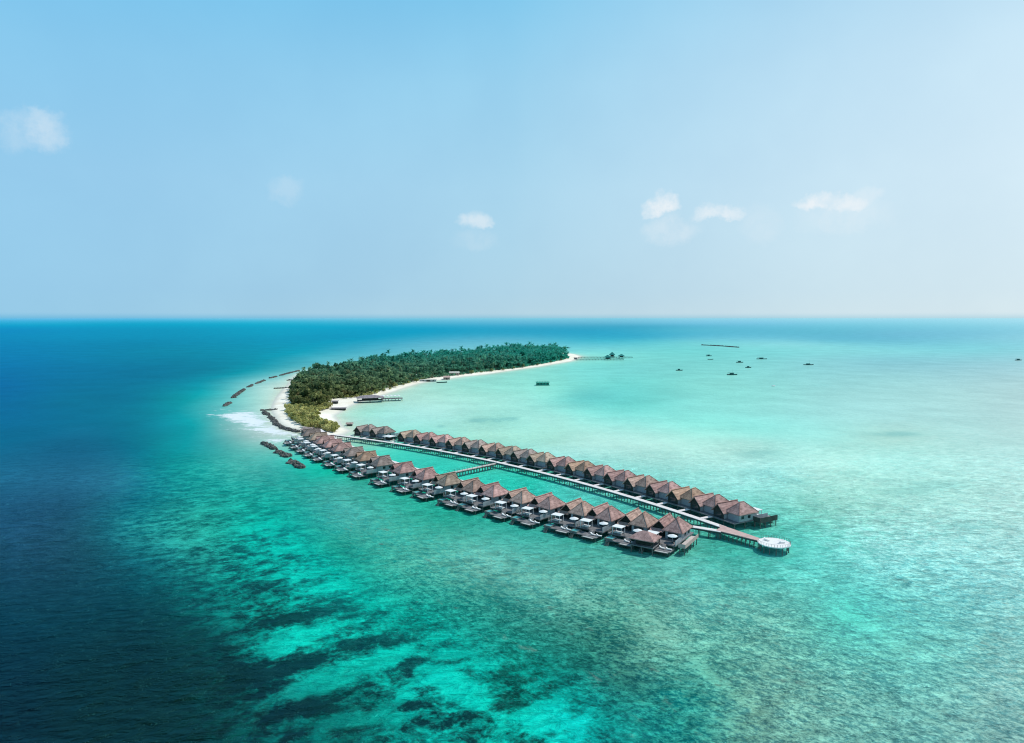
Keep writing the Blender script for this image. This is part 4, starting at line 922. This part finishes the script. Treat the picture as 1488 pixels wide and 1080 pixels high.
# ------------------------------------------------------------------ light and sky
EL, AZ = math.radians(55), math.radians(64)
sd_ = bpy.data.lights.new('sun', 'SUN'); sd_.energy = 3.3; sd_.angle = math.radians(.5); sd_.color = (1, .965, .9)
so = bpy.data.objects.new('sun', sd_); COL.objects.link(so)
from mathutils import Vector
so.rotation_euler = Vector((math.sin(AZ) * math.cos(EL), math.cos(AZ) * math.cos(EL), math.sin(EL))).to_track_quat('Z', 'Y').to_euler()
w = bpy.data.worlds.new('World'); sc.world = w; w.use_nodes = True; w.node_tree.nodes.clear(); n = N(w.node_tree)
sky = n('ShaderNodeTexSky', sky_type='NISHITA', sun_disc=False, sun_elevation=EL, sun_rotation=AZ, altitude=0, air_density=1.0, dust_density=1.2, ozone_density=1.5)
bg1 = n('ShaderNodeBackground', {0: sky.outputs[0], 1: .1})
co = n('ShaderNodeTexCoord').outputs['Generated']
sep = n('ShaderNodeSeparateXYZ', {0: co}); dx, dy, dz = sep.outputs
zz = n.math('DIVIDE', dz, n.math('MAXIMUM', n.math('SQRT', n.math('ADD', n.math('MULTIPLY', dx, dx), n.math('MULTIPLY', dy, dy))), .05))
def cramp(x, stops):
    r_ = n('ShaderNodeValToRGB', {0: x}); e = r_.color_ramp.elements
    while len(e) < len(stops): e.new(.5)
    for i, (p_, c_) in enumerate(stops): e[i].position = p_; e[i].color = (*lin(c_), 1)
    return r_.outputs[0]
zs = n.math('MULTIPLY', zz, 1 / .6)
hazeL = cramp(zs, [(0, (112,190,228)), (.010, (150,205,236)), (.06, (148,203,236)), (.3, (150,206,240)), (.55, (136,203,241)), (.78, (112,196,241)), (1, (95,175,220))])
hazeM = cramp(zs, [(0, (146,203,226)), (.010, (180,215,232)), (.06, (173,212,233)), (.3, (170,215,239)), (.55, (156,212,241)), (.78, (126,201,239)), (1, (110,190,232))])
hazeR = cramp(zs, [(0, (186,221,234)), (.010, (216,235,243)), (.06, (213,234,244)), (.3, (214,237,249)), (.55, (204,233,249)), (.78, (184,224,246)), (1, (150,208,238))])
ax = n.math('DIVIDE', dx, n.math('MAXIMUM', n.math('SQRT', n.math('ADD', n.math('MULTIPLY', dx, dx), n.math('MULTIPLY', dy, dy))), .05))
f1 = n.ramp(ax, -.62, .02, 0, 1, False); f2 = n.ramp(ax, .0, .6, 0, 1, False)
hz_ = n.mix(f2, n.mix(f1, hazeL, hazeM), hazeR)
soft = n.noise(co, 5.0, 4, .55); hz_ = n.mix(1.0, hz_, n.mix(n.ramp(soft, .3, .7), (.965, .975, .985, 1), (1.03, 1.025, 1.015, 1)), 'MULTIPLY')
# small fair-weather clouds
cn1 = n('ShaderNodeTexNoise', {'Vector': co, 'Scale': 26.0, 'Detail': 6.0, 'Roughness': .66})
cv = n('ShaderNodeVectorMath', {0: cn1.outputs['Color'], 1: (.5, .5, .5)}, operation='SUBTRACT').outputs[0]
cv = n('ShaderNodeVectorMath', {0: cv, 'Scale': .045}, operation='SCALE').outputs[0]
cco = n('ShaderNodeVectorMath', {0: co, 1: cv}, operation='ADD').outputs[0]
cn2 = n.noise(co, 45, 5, .65)
tot = None
for (u, v, ru, rv, a) in [(66,190,30,26,.38),(30,188,34,26,.22),(415,275,24,16,.16),(692,323,24,14,.5),(690,350,30,14,.12),(961,303,24,18,.85),(976,333,36,17,.30),(1046,313,32,13,.62),(1105,328,26,24,.14),(1192,295,30,14,.85),(1232,301,28,16,.7),(1257,288,15,15,.3),(1225,316,56,20,.22)]:
    x, y = (u - 744) / F, (540 - v) / F; d = Vector((x, cp + y * sp, -sp + y * cp)); ln = d.length; d.normalize()
    rt = d.cross(Vector((0, 0, 1))).normalized(); up = rt.cross(d)
    df = n('ShaderNodeVectorMath', {0: cco, 1: tuple(d)}, operation='SUBTRACT').outputs[0]
    px = n('ShaderNodeVectorMath', {0: df, 1: tuple(rt * (F * ln / ru))}, operation='DOT_PRODUCT').outputs['Value']
    py = n('ShaderNodeVectorMath', {0: df, 1: tuple(up * (F * ln / rv))}, operation='DOT_PRODUCT').outputs['Value']
    py = n.math('MULTIPLY', py, n.math('ADD', 1.0, n.math('MULTIPLY', n.math('LESS_THAN', py, 0.0), .7 if a > .4 else 0.0)))
    e = n.math('ADD', n.math('MULTIPLY', px, px), n.math('MULTIPLY', py, py))
    k = n.ramp(e, 1.9, .0, 0, a * 1.12)
    k = n.math('MULTIPLY', k, n.ramp(cn2, .3, .62, .45, 1.0))
    k = n.math('MULTIPLY', k, n.math('GREATER_THAN', n('ShaderNodeVectorMath', {0: co, 1: tuple(d)}, operation='DOT_PRODUCT').outputs['Value'], .5))
    tot = k if tot is None else n.math('MAXIMUM', tot, k)
hz_ = n.mix(tot, hz_, (*lin((240, 246, 250)), 1))
bg2 = n('ShaderNodeBackground', {0: hz_, 1: 1.0})
hf = n.ramp(dz, .42, .95, .94, .25)
mx = n('ShaderNodeMixShader', {0: hf, 1: bg1.outputs[0], 2: bg2.outputs[0]})
n('ShaderNodeOutputWorld', {0: mx.outputs[0]})

sc.view_settings.view_transform = 'Standard'; sc.view_settings.look = 'None'; sc.view_settings.exposure = 0; sc.view_settings.gamma = 1
sc.render.engine = 'CYCLES'; sc.cycles.max_bounces = 5; sc.cycles.diffuse_bounces = 2; sc.cycles.glossy_bounces = 2
sc.cycles.filter_width = 1.1
sc.cycles.caustics_reflective = False; sc.cycles.caustics_refractive = False
